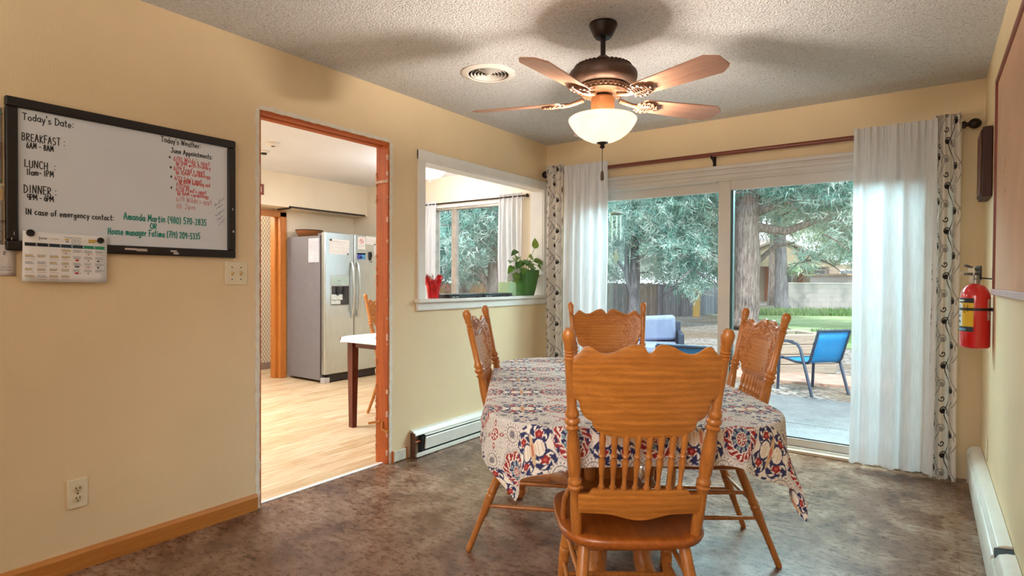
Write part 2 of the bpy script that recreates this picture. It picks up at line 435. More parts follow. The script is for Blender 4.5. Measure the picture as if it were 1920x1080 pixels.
# ------------------------------------------------------------------ room shell
XL, XR, YB, H = -2.855, .268, 4.518, 2.44
def wall(name, axis, c0, c1, a0, a1, z0, z1, holes, m):
    As = sorted({a0, a1} | {h[0] for h in holes} | {h[1] for h in holes}); Zs = sorted({z0, z1} | {h[2] for h in holes} | {h[3] for h in holes})
    def solid(i, j):
        if not (0 <= i < len(As)-1 and 0 <= j < len(Zs)-1): return False
        ca, cz = (As[i]+As[i+1])/2, (Zs[j]+Zs[j+1])/2
        return not any(h[0] < ca < h[1] and h[2] < cz < h[3] for h in holes)
    mb = MB()
    def q(pts): mb.add([(c, a, z) if axis == 'x' else (a, c, z) for c, a, z in pts], [(0, 1, 2, 3)])
    for i in range(len(As)-1):
        for j in range(len(Zs)-1):
            if not solid(i, j): continue
            A0, A1, B0, B1 = As[i], As[i+1], Zs[j], Zs[j+1]
            for c in (c0, c1): q([(c, A0, B0), (c, A1, B0), (c, A1, B1), (c, A0, B1)])
            if not solid(i-1, j): q([(c0, A0, B0), (c1, A0, B0), (c1, A0, B1), (c0, A0, B1)])
            if not solid(i+1, j): q([(c0, A1, B0), (c1, A1, B0), (c1, A1, B1), (c0, A1, B1)])
            if not solid(i, j-1): q([(c0, A0, B0), (c1, A0, B0), (c1, A1, B0), (c0, A1, B0)])
            if not solid(i, j+1): q([(c0, A0, B1), (c1, A0, B1), (c1, A1, B1), (c0, A1, B1)])
    bm = bmesh.new(); me = bpy.data.meshes.new(name); me.from_pydata(mb.v, [], mb.f)
    bm.from_mesh(me); bmesh.ops.remove_doubles(bm, verts=bm.verts, dist=1e-5); bmesh.ops.recalc_face_normals(bm, faces=bm.faces); bm.to_mesh(me); bm.free()
    me.materials.append(m); o = bpy.data.objects.new(name, me); COL.objects.link(o)
    return struct(o)
DOORWAY = (1.707, 2.612, 0, 2.098)
PASS = (2.925, 4.462, 1.062, 2.036)
wall('wall_left', 'x', -2.972, XL, -1.7, 5.34, 0, H, [DOORWAY, PASS], WALL)
wall('wall_back', 'y', YB, YB+.14, XL, XR+.13, 0, H, [(-2.47, -.05, 0, 2.02)], WALL)
wall('wall_right', 'x', XR, XR+.13, -1.7, YB, 0, H, [], WALL)
wall('wall_front', 'y', -1.84, -1.7, -2.972, XR+.13, 0, H, [], WALL)
def slab(name, x0, x1, y0, y1, z0, z1, m): return struct(MB().box(x0, x1, y0, y1, z0, z1).build(name, m, smooth=0))
slab('ceiling', -2.972, XR+.13, -1.84, YB+.14, H, H+.1, CEIL)
slab('floor', -2.905, XR, -1.7, YB, -.06, 0, FLOOR)
# kitchen shell
slab('floor.001', -7.6, -2.905, .2, 5.2, -.06, 0, KFLOOR)
slab('ceiling.001', -7.6, -2.972, .2, 5.34, H, H+.1, KCEIL)
wall('wall_kitchen_back', 'y', 5.2, 5.34, -7.6, -2.972, 0, H, [(-4.93, -3.62, .95, 2.07)], KWALL)
wall('wall_kitchen_far', 'x', -6.52, -6.4, .2, 5.2, 0, H, [(3.15, 4.10, 0, 1.965)], KWALL)
wall('wall_kitchen_front', 'y', .06, .2, -7.6, -2.972, 0, H, [], KWALL)
def lattice_mat():
    t = NT('diamond_lattice_wallpaper'); v = t.coords('Object', (1, 1, .62), (PI/4, 0, 0))
    v = t.coords('Object', (1, 1, 1), (0, 0, 0))
    sx = t.n('SeparateXYZ', Vector=v)
    y, z = sx.outputs[1], t.math('MULTIPLY', sx.outputs[2], .62)
    fs = []
    for op in ('ADD', 'SUBTRACT'):
        k = t.math('MULTIPLY', t.math(op, y, z), 24.0)
        k = t.math('ABSOLUTE', t.math('SUBTRACT', t.math('FRACT', k), .5))
        fs.append(t.math('LESS_THAN', k, .085))
    f = t.math('MAXIMUM', fs[0], fs[1])
    col = t.mix(f, lin((226, 216, 198)), lin((150, 116, 78)))
    return t.end(t.pbr(col, .7))
wall('wall_hallway', 'x', -7.3, -7.2, .2, 5.2, 0, H, [], lattice_mat())
slab('baseboard_hallway', -7.2, -7.185, .2, 5.2, 0, .09, simple('grey_brown_skirting', (150, 128, 116), .6))
o = MB().box(-6.4, -6.12, 3.0, 5.2, 2.05, H).build('trim_bulkhead', KWALL, smooth=0); struct(o)
o = MB().box(-6.4, -6.135, 3.95, 3.985, 0.0, 2.05).box(-6.4, -6.385, 4.13, 5.2, 0, 2.05)
# dark strip under the bulkhead
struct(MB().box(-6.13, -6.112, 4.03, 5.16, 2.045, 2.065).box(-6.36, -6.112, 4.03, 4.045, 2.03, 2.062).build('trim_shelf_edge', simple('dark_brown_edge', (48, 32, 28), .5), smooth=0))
# kitchen door casing
db = thing('door_2', 'amber wood door casing left of the refrigerator', 'door'); del db['label'], db['category']; struct(db)
MB().box(-6.43, -6.375, 4.075, 4.165, 0, 2.02).build('casing', PINE_V, db, bevel=.006)
MB().box(-6.43, -6.375, 3.1, 4.165, 1.955, 2.03).build('head_casing', PINE, db, bevel=.006)
MB().box(-6.53, -6.44, 4.045, 4.10, 0, 1.96).build('jamb', PINE_V, db, bevel=.003)
# raw opening between the rooms: bare studs and ragged plaster
td = thing('trim_1', 'x', 'x'); del td['label'], td['category']; struct(td)
y0, y1, _, zt = DOORWAY
mb = MB(); rr = random.Random(3)
for (xa, xb) in ((-2.970, -2.857),):
    mb.box(xa, xb, y1-.014, y1+.002, 0, zt)
mb.build('stud', RAWWOOD, td, bevel=.003)
MB().box(-2.970, -2.857, y0-.002, y0+.010, 0, zt).build('stud', RAWWOOD, td, bevel=.003)
MB().box(-2.970, -2.916, y0, y1, zt-.022, zt+.002).box(-2.908, -2.857, y0, y1, zt-.016, zt+.002).build('header_board', RAWWOOD_H, td, bevel=.003)
def ragged(pts_in, w, side, seed):
    r = random.Random(seed); mb = MB(); n = len(pts_in)
    vs, fs = [], []
    for i, (y, z) in enumerate(pts_in):
        k = w*(1+r.uniform(-.22, .22)); j = r.uniform(-.003, .003)
        vs += [(XL+.0012, y+(j if side[0] else 0), z+(j if side[1] else 0)), (XL+.0012, y+side[0]*k, z+side[1]*k)]
    vs2 = [(x-.012, y, z) for x, y, z in vs]; m = len(vs); vs += vs2
    for i in range(n-1):
        a = 2*i
        fs += [(a, a+1, a+3, a+2), (m+a, m+a+2, m+a+3, m+a+1), (a, a+2, m+a+2, m+a), (a+1, m+a+1, m+a+3, a+3)]
    return mb.add(vs, fs)
zz = [i*zt/70 for i in range(71)]; yy = [y0+(y1-y0)*i/40 for i in range(41)]
m = ragged([(y0, z) for z in zz], .024, (-1, 0), 1); m2 = ragged([(y1, z) for z in zz], .024, (1, 0), 2); m3 = ragged([(y, zt) for y in yy], .022, (0, 1), 4)
for k in (m2, m3): m.add(k.v, k.f)
m.build('plaster_edge', PLASTER, td, smooth=0)
# chips of board and torn strips left on the right-hand stud
mb = MB(); r = random.Random(11)
for i in range(60):
    z = r.uniform(.05, 2.05); x = r.choice((-2.968, -2.860)); s = r.uniform(.003, .011)
    mb.box(x-s*.6, x+s*.6, y1-.0145-s*.5, y1-.013, z-s*1.4, z+s*1.4, )
mb.box(-2.968, -2.857, y1-.019, y1-.012, 1.838, 1.856, )
mb.build('plaster_crumbs', simple('flaking_paint', (205, 170, 146), .8, var=.3, scale=40), td, smooth=0)
mb = MB()
mb.box(-.075, .02, -.008, .008, -.007, .007, T(-2.935, y1-.022, .272) @ R(.3, 'Z') @ R(-.22, 'Y'))
mb.box(-.02, .04, -.007, .007, -.006, .006, T(-2.885, y1-.02, .225) @ R(.25, 'Y'))
mb.box(-.006, .006, -.006, .006, -.03, .03, T(-2.90, y1-.018, .25))
mb.build('wood_splinter', PINE, td, smooth=0)
# threshold strip
struct(MB().box(-2.925, -2.895, y0-.0, y1+.0, 0, .006).build('trim_threshold', simple('white_metal_strip', (232, 230, 228), .35), smooth=0, bevel=.002))
# pass-through casing and sill
tp = thing('trim_2', 'x', 'x'); del tp['label'], tp['category']; struct(tp)
py0, py1, pz0, pz1 = PASS; cw = .066
MB().box(XL-.002, XL+.016, py0-cw, py0+.004, pz0-.02, pz1+cw).build('casing', WHITE, tp, bevel=.004)
MB().box(XL-.002, XL+.016, py1-.004, YB-.001, pz0-.02, pz1+cw).build('casing', WHITE, tp, bevel=.004)
MB().box(XL-.002, XL+.0162, py0-cw, YB-.001, pz1-.004, pz1+cw+.001).build('head_casing', WHITE, tp, bevel=.004)
mb = MB().box(-2.990, XL-.001, py0-.001, py0+.008, pz0, pz1).box(-2.990, XL-.001, py1-.008, py1+.001, pz0, pz1).box(-2.990, XL-.001, py0, py1, pz1-.008, pz1+.001)
mb.build('jamb_lining', WHITE, tp)
MB().box(-3.005, XL+.045, py0-.085, YB-.004, pz0-.014, pz0+.012).build('sill', WHITE, tp, bevel=.006)
MB().box(XL-.002, XL+.018, py0-.075, YB-.006, pz0-.07, pz0-.013).build('apron', WHITE, tp, bevel=.008)
MB().box(-2.995, -2.972, py0-.06, py0, pz0-.02, pz1+.06).box(-2.995, -2.972, py1, py1+.06, pz0-.02, pz1+.06).box(-2.995, -2.972, py0-.06, py1+.06, pz1, pz1+.06).build('kitchen_casing', WHITE, tp)
# baseboards
o = struct(MB().prism([(XL, 0), (XL+.017, 0), (XL+.017, .066), (XL+.008, .082), (XL, .082)], -1.7, y0-.02, Matrix(((1, 0, 0, 0), (0, 0, 1, 0), (0, 1, 0, 0), (0, 0, 0, 1)))).build('baseboard_left', PINE, smooth=0))
o = struct(MB().box(XL+.001, XL+.016, 2.640, 2.752, .004, .078).build('baseboard_left_stub', simple('dirty_white_block', (206, 198, 182), .7, var=.25, scale=14), smooth=0, bevel=.006))
MB().box(XL+.001, XL+.0155, 2.633, 2.6395, .002, .08).box(XL+.001, XL+.0155, 2.7525, 2.759, .002, .08).build('split_edge', RAWWOOD, o)
# ------------------------------------------------------------------ sliding glass door (window_1 is the kitchen window)
dr = thing('door_1', 'x', 'x'); del dr['label'], dr['category']; struct(dr)
def frame(mb, x0, x1, z0, z1, y0, y1, w, wb=None, wt=None):
    wb = w if wb is None else wb; wt = w if wt is None else wt
    mb.box(x0, x0+w, y0, y1, z0, z1); mb.box(x1-w, x1, y0, y1, z0, z1)
    mb.box(x0+w, x1-w, y0, y1, z0, z0+wb); mb.box(x0+w, x1-w, y0, y1, z1-wt, z1); return mb
frame(MB(), -2.47, -.05, 0, 2.02, YB-.004, YB+.12, .04, .035, .05).build('frame', WHITE2, dr, bevel=.003)
# ridged head casing on the wall above the door
mb = MB()
for z0, z1, t in ((1.985, 2.015, .012), (2.015, 2.04, .020), (2.04, 2.055, .014), (2.055, 2.083, .024)):
    mb.box(-2.52, -.0, YB-t, YB+.001, z0, z1)
mb.build('head_casing', WHITE2, dr, bevel=.002)
sl = frame(MB(), -2.435, -1.238, .036, 1.972, YB+.070, YB+.105, .072, .085, .075).build('fixed_sash', WHITE2, dr, bevel=.003)
sr = frame(MB(), -1.312, -.085, .036, 1.972, YB+.018, YB+.055, .088, .055, .075)
sr = sr.build('sliding_sash', WHITE2, dr, bevel=.003)
def pane(name, x0, x1, z0, z1, y, par): return MB().add([(x0, y, z0), (x1, y, z0), (x1, y, z1), (x0, y, z1)], [(0, 1, 2, 3)]).build(name, GLASS, par, smooth=0)
pane('pane', -2.37, -1.30, .11, 1.905, YB+.088, sl)
pane('pane', -1.23, -.165, .085, 1.905, YB+.037, sr)
TEAL = simple('dark_teal_gasket', (58, 92, 92), .5)
MB().box(-1.224, -1.206, YB+.03, YB+.075, .09, 1.90).build('gasket', TEAL, sr)
MB().box(-1.206, -.16, YB+.026, YB+.034, .088, .098).build('gasket', BLACKP, sr)
struct(MB().box(-2.47, -.05, YB-.045, YB+.002, 0, .022).build('trim_door_sill', simple('tan_door_sill', (206, 186, 160), .5), smooth=0, bevel=.005))

# kitchen window
kw = thing('window_1', 'x', 'x'); del kw['label'], kw['category']; struct(kw)
ALU = simple('brushed_window_metal', (176, 168, 158), .45, .3, var=.2, scale=12)
frame(MB(), -4.94, -3.61, .94, 2.08, 5.21, 5.30, .035).build('frame', ALU, kw)
MB().box(-4.64, -4.565, 5.225, 5.275, .97, 2.05).build('meeting_stile', ALU, kw)
pane('pane', -4.91, -3.645, .975, 2.045, 5.25, kw)
MB().box(-4.98, -3.57, 5.185, 5.20, 2.07, 2.115).box(-4.98, -3.57, 5.16, 5.22, .925, .95).build('casing', WHITE, kw)

# ------------------------------------------------------------------ curtains
def sheer_mat():
    t = NT('white_sheer_voile'); v = t.coords()
    n = t.noise(t.coords('Object', (30, 30, 3)), 3, 4, .6)
    c = t.ramp(n, [(.3, lin((222, 224, 228))), (.7, lin((238, 239, 242)))])
    nrm = t.bump(t.noise(v, 180, 4, .7), .25, .003)
    d = t.pbr(c, .8, 0, nrm); tr = t.n('BsdfTranslucent', Color=c).outputs[0]; tp_ = t.n('BsdfTransparent').outputs[0]
    a = t.n('MixShader', i0=.27, i1=d, i2=tr).outputs[0]
    return t.end(t.n('MixShader', i0=.07, i1=a, i2=tp_).outputs[0])
SHEER = sheer_mat()
def curtain_sheet(name, x0, x1, z0, z1, y, folds, amp, mat, nx=160, nz=60, seed=0, label=None, cat=None, group=None, gather=.04, flat=0.0, vert=None, ext=1.0):
    r = np.random.default_rng(seed)
    s = np.linspace(0, 1, nx); zt = np.linspace(0, 1, nz)
    S_, Z_ = np.meshgrid(s, zt)                       # Z_ 0 top .. 1 bottom
    ph = r.uniform(0, 6.28, 4)
    env = .35+.65*np.minimum(1, Z_*3)
    w = np.sin(2*PI*folds*S_+ph[0]+.5*np.sin(2*PI*S_*2.1+ph[1]))+.45*np.sin(2*PI*folds*.53*S_+ph[2]+Z_*.8)
    top = .25*np.sin(2*PI*folds*3.1*S_+ph[3])*np.exp(-Z_*14)*2.2
    Y_ = y+amp*(w*env*(1-flat)+top)+.004*np.sin(Z_*9+S_*5)
    X_ = x0+(x1-x0)*S_+ .006*np.sin(Z_*5+ph[1])*Z_+.3*amp*np.cos(2*PI*folds*S_+ph[0])*env
    ZZ = z1+(z0-z1)*Z_+.004*np.sin(2*PI*folds*3.1*S_+ph[3])*(np.exp(-Z_*20)+.6*np.exp(-(1-Z_)*30))
    V = np.stack([X_, Y_, ZZ], -1).reshape(-1, 3)
    vc = vert(S_, Z_) if vert is not None else None
    o = fast_mesh(name, V, grid_faces(nz, nx), mat, None, vc, True)
    if label: tag(o, label, cat, group)
    return o
RODZ, RODY = 2.158, YB-.085
curtain_sheet('sheer_curtain', -2.60, -2.178, .03, 2.205, RODY-.044, 5, .020, SHEER, seed=2, label='plain white sheer curtain at the left end of the glass door', cat='curtain')
curtain_sheet('sheer_curtain', -.408, .035, .028, 2.205, RODY-.044, 4, .022, SHEER, seed=5, label='plain white sheer curtain at the right end of the glass door', cat='curtain')
# embroidered hem strip is part of the weave; patterned panels with scrolls:
def scroll_pattern(U, Vv):
    """U across the flat cloth (m), Vv down (m): black and grey vines with curls and dots on cream"""
    col = np.empty(U.shape+(4,)); col[...] = lin((232, 226, 218))
    def spiral(cx, cy, r0, turns, a0, flip=1):
        a = np.linspace(0, turns*2*PI, 26); r = r0*(1-a/(turns*2*PI)*.86)
        return np.stack([cx+flip*r*np.cos(a+a0), cy+r*np.sin(a+a0)], 1)
    def vine(x0, y0, sc, flip=1):
        L = []
        t = np.linspace(0, 1, 24)
        L.append(np.stack([x0+flip*sc*.035*np.sin(t*2*PI), y0+t*sc*.27], 1))
        L.append(spiral(x0+flip*sc*.045, y0+sc*.065, sc*.030, 1.25, 2.6, flip))
        L.append(spiral(x0-flip*sc*.042, y0+sc*.185, sc*.030, 1.25, 2.6, -flip))
        L.append(spiral(x0-flip*sc*.05, y0+sc*.11, sc*.020, 1.0, .4, -flip))
        return L
    def paint(lines, wd, c, dots, dr_):
        d = np.full(U.shape, 9.)
        for P in lines:
            lo, hi = P.min(0)-wd*2, P.max(0)+wd*2
            m = (U > lo[0]) & (U < hi[0]) & (Vv > lo[1]) & (Vv < hi[1])
            if not m.any(): continue
            uu, vv = U[m], Vv[m]; dm = d[m]
            for a, b in zip(P[:-1], P[1:]):
                ab = b-a; L2 = max((ab**2).sum(), 1e-9)
                tt = np.clip(((uu-a[0])*ab[0]+(vv-a[1])*ab[1])/L2, 0, 1)
                dm = np.minimum(dm, np.hypot(uu-a[0]-tt*ab[0], vv-a[1]-tt*ab[1]))
            d[m] = dm
        for x, y in dots: d = np.minimum(d, np.maximum(0, np.hypot(U-x, Vv-y)-dr_))
        k = np.clip((wd/2-d)/.0016+.5, 0, 1)[..., None]
        col[...] = col*(1-k)+np.array(lin(c))*k
    umax = U.max(); vmax = Vv.max()
    gl, bl, gd, bd = [], [], [], []
    i = 0
    for x in np.arange(.02, umax+.1, .165):
        for j, y in enumerate(np.arange(-.2-.09*(i % 3), vmax+.1, .27)):
            f = 1 if i % 2 else -1
            bl += vine(x, y, 1.0, f); bd += [(x+f*.045, y+.065), (x-f*.042, y+.185)]
            gl += vine(x+.062, y+.13, 1.12, -f); gd += [(x+.062-f*.05, y+.13+.073), (x+.062+f*.047, y+.13+.207)]
        i += 1
    paint(gl, .0064, (158, 154, 153), gd, .011)
    paint(bl, .0072, (30, 24, 24), bd, .0115)
    return col
SCROLL = attr_mat('scroll_print_cotton', .75, trans=.25)
def scroll_vert(w, h): return lambda S_, Z_: scroll_pattern(S_*w, Z_*h).reshape(-1, 4)
curtain_sheet('scroll_curtain', -2.785, -2.60, .015, 2.225, RODY-.040, 2.4, .026, SCROLL, nx=130, nz=760, seed=11, label='cream curtain with black and grey scroll print left of the glass door', cat='curtain', vert=scroll_vert(.33, 2.2))
curtain_sheet('scroll_curtain', .012, .150, .012, 2.225, RODY-.040, 1.9, .026, SCROLL, nx=120, nz=760, seed=17, label='cream curtain with black and grey scroll print beside the fire extinguisher', cat='curtain', vert=scroll_vert(.28, 2.2))
# rod
rod = thing('curtain_rod', 'long red-brown wooden curtain rod above the glass door', 'curtain rod', (-1.26, RODY, RODZ))
RODW = wood('mahogany_rod', (132, 58, 30), (84, 34, 18), 'x', .35)
MB().tube([(-1.50, 0, 0), (0, 0, .0), (1.42, 0, 0)], .0165, 14).build('pole', RODW, rod)
for sx, x in ((-1, -1.50), (1, 1.42)):
    M = T(x, 0, 0) @ R(PI/2*sx, 'Y')
    MB().lathe([(.0165, -.01), (.022, 0), (.022, .008), (.012, .014), (.012, .022), (.026, .034), (.032, .05), (.030, .066), (.018, .08), (.004, .086)], 16, M).build('finial', BRONZE, rod)
for x in (-1.46, -.078, 1.36):
    mb = MB().tube([(x, .085, -.075), (x, .078, -.06), (x, .05, -.035), (x, .015, -.024), (x, 0, -.02)], [.010, .010, .008, .008, .009], 8)
    mb.box(x-.011, x+.011, .074, .0845, -.085, .02); mb.tube([(x, -.02, -.004), (x, -.014, -.018), (x, 0, -.023), (x, .014, -.018), (x, .02, -.004)], .005, 6)
    mb.build('bracket', BRONZE, rod)
# kitchen curtains + rod
KZ = 2.112
curtain_sheet('kitchen_sheer_curtain', -5.06, -4.79, .85, KZ+.035, 5.13, 4, .018, SHEER, nx=90, nz=50, seed=21, label='white sheer curtain at the left of the kitchen window', cat='curtain')
curtain_sheet('kitchen_sheer_curtain', -3.866, -3.545, .85, KZ+.035, 5.13, 5, .018, SHEER, nx=90, nz=50, seed=23, label='white sheer curtain at the right of the kitchen window behind the plant', cat='curtain')
kr = thing('kitchen_curtain_rod', 'thin dark curtain rod over the kitchen window', 'curtain rod', (-4.3, 5.13, KZ))
MB().tube([(-.80, 0, 0), (.80, 0, 0)], .009, 10).build('pole', BRONZE, kr)
for sx in (-1, 1): MB().ball((sx*.815, 0, 0), .02).tube([(sx*.79, 0, 0), (sx*.79, .07, 0)], .006, 6).build('finial', BRONZE, kr)

# ------------------------------------------------------------------ pressed-back oak chair
OAK_Z = wood('honey_oak_turned', (212, 136, 62), (140, 78, 28), 'z', .33)
OAK_X = wood('honey_oak_panel', (208, 134, 58), (146, 84, 28), 'x', .33, 1.0, True)
OAK_Y = wood('honey_oak_seat', (188, 106, 42), (128, 64, 20), 'y', .28)
OAK_D = wood('honey_oak_carving', (200, 122, 52), (140, 76, 26), 'x', .4)
def post_x(z): return .178+(z-.45)*.068
def post_y(z): return -.17-(z-.45)*.224
TOPK = [(0, 1.010), (.006, 1.0145), (.014, 1.026), (.024, 1.034), (.036, 1.037), (.050, 1.035), (.066, 1.029), (.082, 1.020), (.098, 1.0125), (.112, 1.009), (.126, 1.009), (.140, 1.0145), (.154, 1.024), (.164, 1.0295), (.174, 1.028), (.186, 1.014), (.196, 1.003), (.216, .996)]
BOTK = [(0, .764), (.06, .766), (.10, .770), (.125, .777), (.138, .786), (.1455, .796), (.1475, .812), (.156, .815), (.168, .822), (.177, .834), (.1825, .848), (.184, .862), (.189, .871), (.198, .876), (.216, .880)]
def interp(K, x):
    x = abs(x); return float(np.interp(x, [k[0] for k in K], [k[1] for k in K]))
def bow(x): return -.030*(1-(x/.22)**2)
def crest(parent):
    xs = sorted(set([round(-.214+.428*i/150, 5) for i in range(151)]))
    nz = 12; fr, bk = [], []
    for x in xs:
        a, b = interp(BOTK, x), interp(TOPK, x); f_, b_ = [], []
        for j in range(nz+1):
            t = j/nz; z = a+(b-a)*t
            e = .0045*(max(0, 1-t/.03)+max(0, 1-(1-t)/.03)) if j in (0, nz) else 0
            y = post_y(z)+bow(x)
            f_.append((x, y+.010-e, z)); b_.append((x, y-.010+e, z))
        fr.append(f_); bk.append(b_)
    mb = MB(); mb.grid(fr); mb.grid(bk)
    n = len(xs); m = nz+1; o = n*m
    for i in range(n-1):
        mb.f += [(i*m, (i+1)*m, o+(i+1)*m, o+i*m), (i*m+nz, o+i*m+nz, o+(i+1)*m+nz, (i+1)*m+nz)]; mb.c += [mb.cur]*2
    for i in (0, n-1):
        for j in range(nz): mb.f.append((i*m+j, i*m+j+1, o+i*m+j+1, o+i*m+j)); mb.c.append(mb.cur)
    return mb.build('crest_panel', OAK_X, parent, smooth=50)
def carving(parent):
    mb = MB()
    def on(x, z, k=0): return (x, post_y(z)+bow(x)+.0102+k, z)
    def stroke(pts, r=.0022):
        mb.tube([on(x, z) for x, z in pts], r, 5)
    def spir(cx, cz, r0, turns, a0, fl, n=26):
        return [(cx+fl*r0*(1-.85*i/n)*math.cos(a0+turns*2*PI*i/n), cz+r0*(1-.85*i/n)*math.sin(a0+turns*2*PI*i/n)) for i in range(n)]
    for sgn in (-1, 1):
        stroke([(sgn*x, interp(TOPK, x)-.013) for x in np.linspace(.004, .2, 40)], .0018)
        stroke([(sgn*x, interp(TOPK, x)-.022) for x in np.linspace(.012, .2, 40)], .0014)
        # big C scroll framing the plain middle
        stroke([(sgn*x, z) for x, z in [(.0, .955), (.02, .949), (.04, .952), (.06, .963), (.085, .967), (.105, .958), (.118, .940), (.121, .918), (.112, .900), (.100, .895), (.094, .905), (.100, .913)]])
        stroke([(sgn*x, z) for x, z in [(.0, .968), (.03, .962), (.06, .975), (.09, .980), (.118, .968), (.132, .942), (.134, .912), (.124, .890), (.108, .880)]], .0016)
        stroke([(sgn*x, z) for x, z in [(.112, .880), (.126, .862), (.124, .838), (.108, .820), (.086, .812), (.07, .818), (.074, .83), (.086, .828)]])
        stroke([(sgn*x, z) for x, z in [(.12, .80), (.09, .795), (.06, .802), (.03, .797), (0, .806)]], .0018)
        stroke([(sgn*x, z) for x, z in [(.13, .79), (.08, .781), (.04, .786), (0, .782)]], .0016)
        for cx, cz, r0 in ((.16, .965, .020), (.178, .925, .016), (.165, .893, .016), (.148, .857, .018), (.045, .992, .014), (.09, 1.0, .012), (.128, .825, .014)):
            stroke(spir(sgn*cx, cz, r0, 1.6, 1.0, sgn), .0016)
    stroke(spir(0, .985, .016, 1.0, 0, 1), .0016)
    for i in range(8): mb.ball(on(.011*math.cos(i*PI/4), .985+.011*math.sin(i*PI/4)), .0032, 6, 4)
    rr = random.Random(5); k = 0
    while k < 520:                                    # stippled ground around the scrolls
        x, z = rr.uniform(-.2, .2), rr.uniform(.775, 1.02)
        if not (interp(BOTK, x)+.008 < z < interp(TOPK, x)-.008): continue
        if abs(x) < .098 and .815 < z < .945: continue
        mb.ball(on(x, z), .0021, 5, 3); k += 1
    return mb.build('carving', OAK_D, parent, smooth=60)
POSTP = [(.013, 0), (.0155, .04), (.0175, .12), (.016, .2), (.0152, .245), (.0205, .256), (.0218, .266), (.0160, .274), (.0215, .284), (.0205, .297), (.0155, .306), (.019, .335), (.0208, .40), (.0188, .48), (.0150, .535), (.0205, .546), (.0218, .556), (.0155, .565), (.0226, .577), (.0226, .589), (.0160, .599), (.0208, .611), (.0195, .624), (.0146, .64), (.0142, .75), (.0146, .86), (.0162, .873), (.0130, .878), (.0162, .887), (.0130, .892), (.0162, .901), (.0130, .906), (.0158, .915), (.0148, .93), (.0168, .943), (.0186, .96), (.0186, .975), (.0160, .988), (.010, 1.0)]
SPINP = [(.0055, 0), (.0090, .03), (.0066, .08), (.0104, .12), (.0064, .16), (.0062, .28), (.0088, .43), (.0106, .53), (.0066, .585), (.0108, .62), (.0066, .655), (.0086, .75), (.0102, .87), (.0062, 1)]
LEGP = [(.0105, 0), (.0125, .015), (.0128, .04), (.0135, .30), (.0168, .44), (.0200, .52), (.0176, .545), (.0205, .56), (.0205, .58), (.0172, .595), (.0205, .61), (.0205, .625), (.0175, .645), (.019, .75), (.0185, .9), (.0155, 1.0)]
SEATZ = .45
def seat_outline(n=64, k=1.0):
    o = []
    for i in range(n):
        a = 2*PI*i/n; c, s_ = math.cos(a), math.sin(a); e = .42 if s_ > 0 else .58
        x = math.copysign(abs(c)**e, c)*.232*(1.0 if s_ > 0 else .985); y = math.copysign(abs(s_)**e, s_)*.218
        o.append((x*k, y*k-.006))
    return o
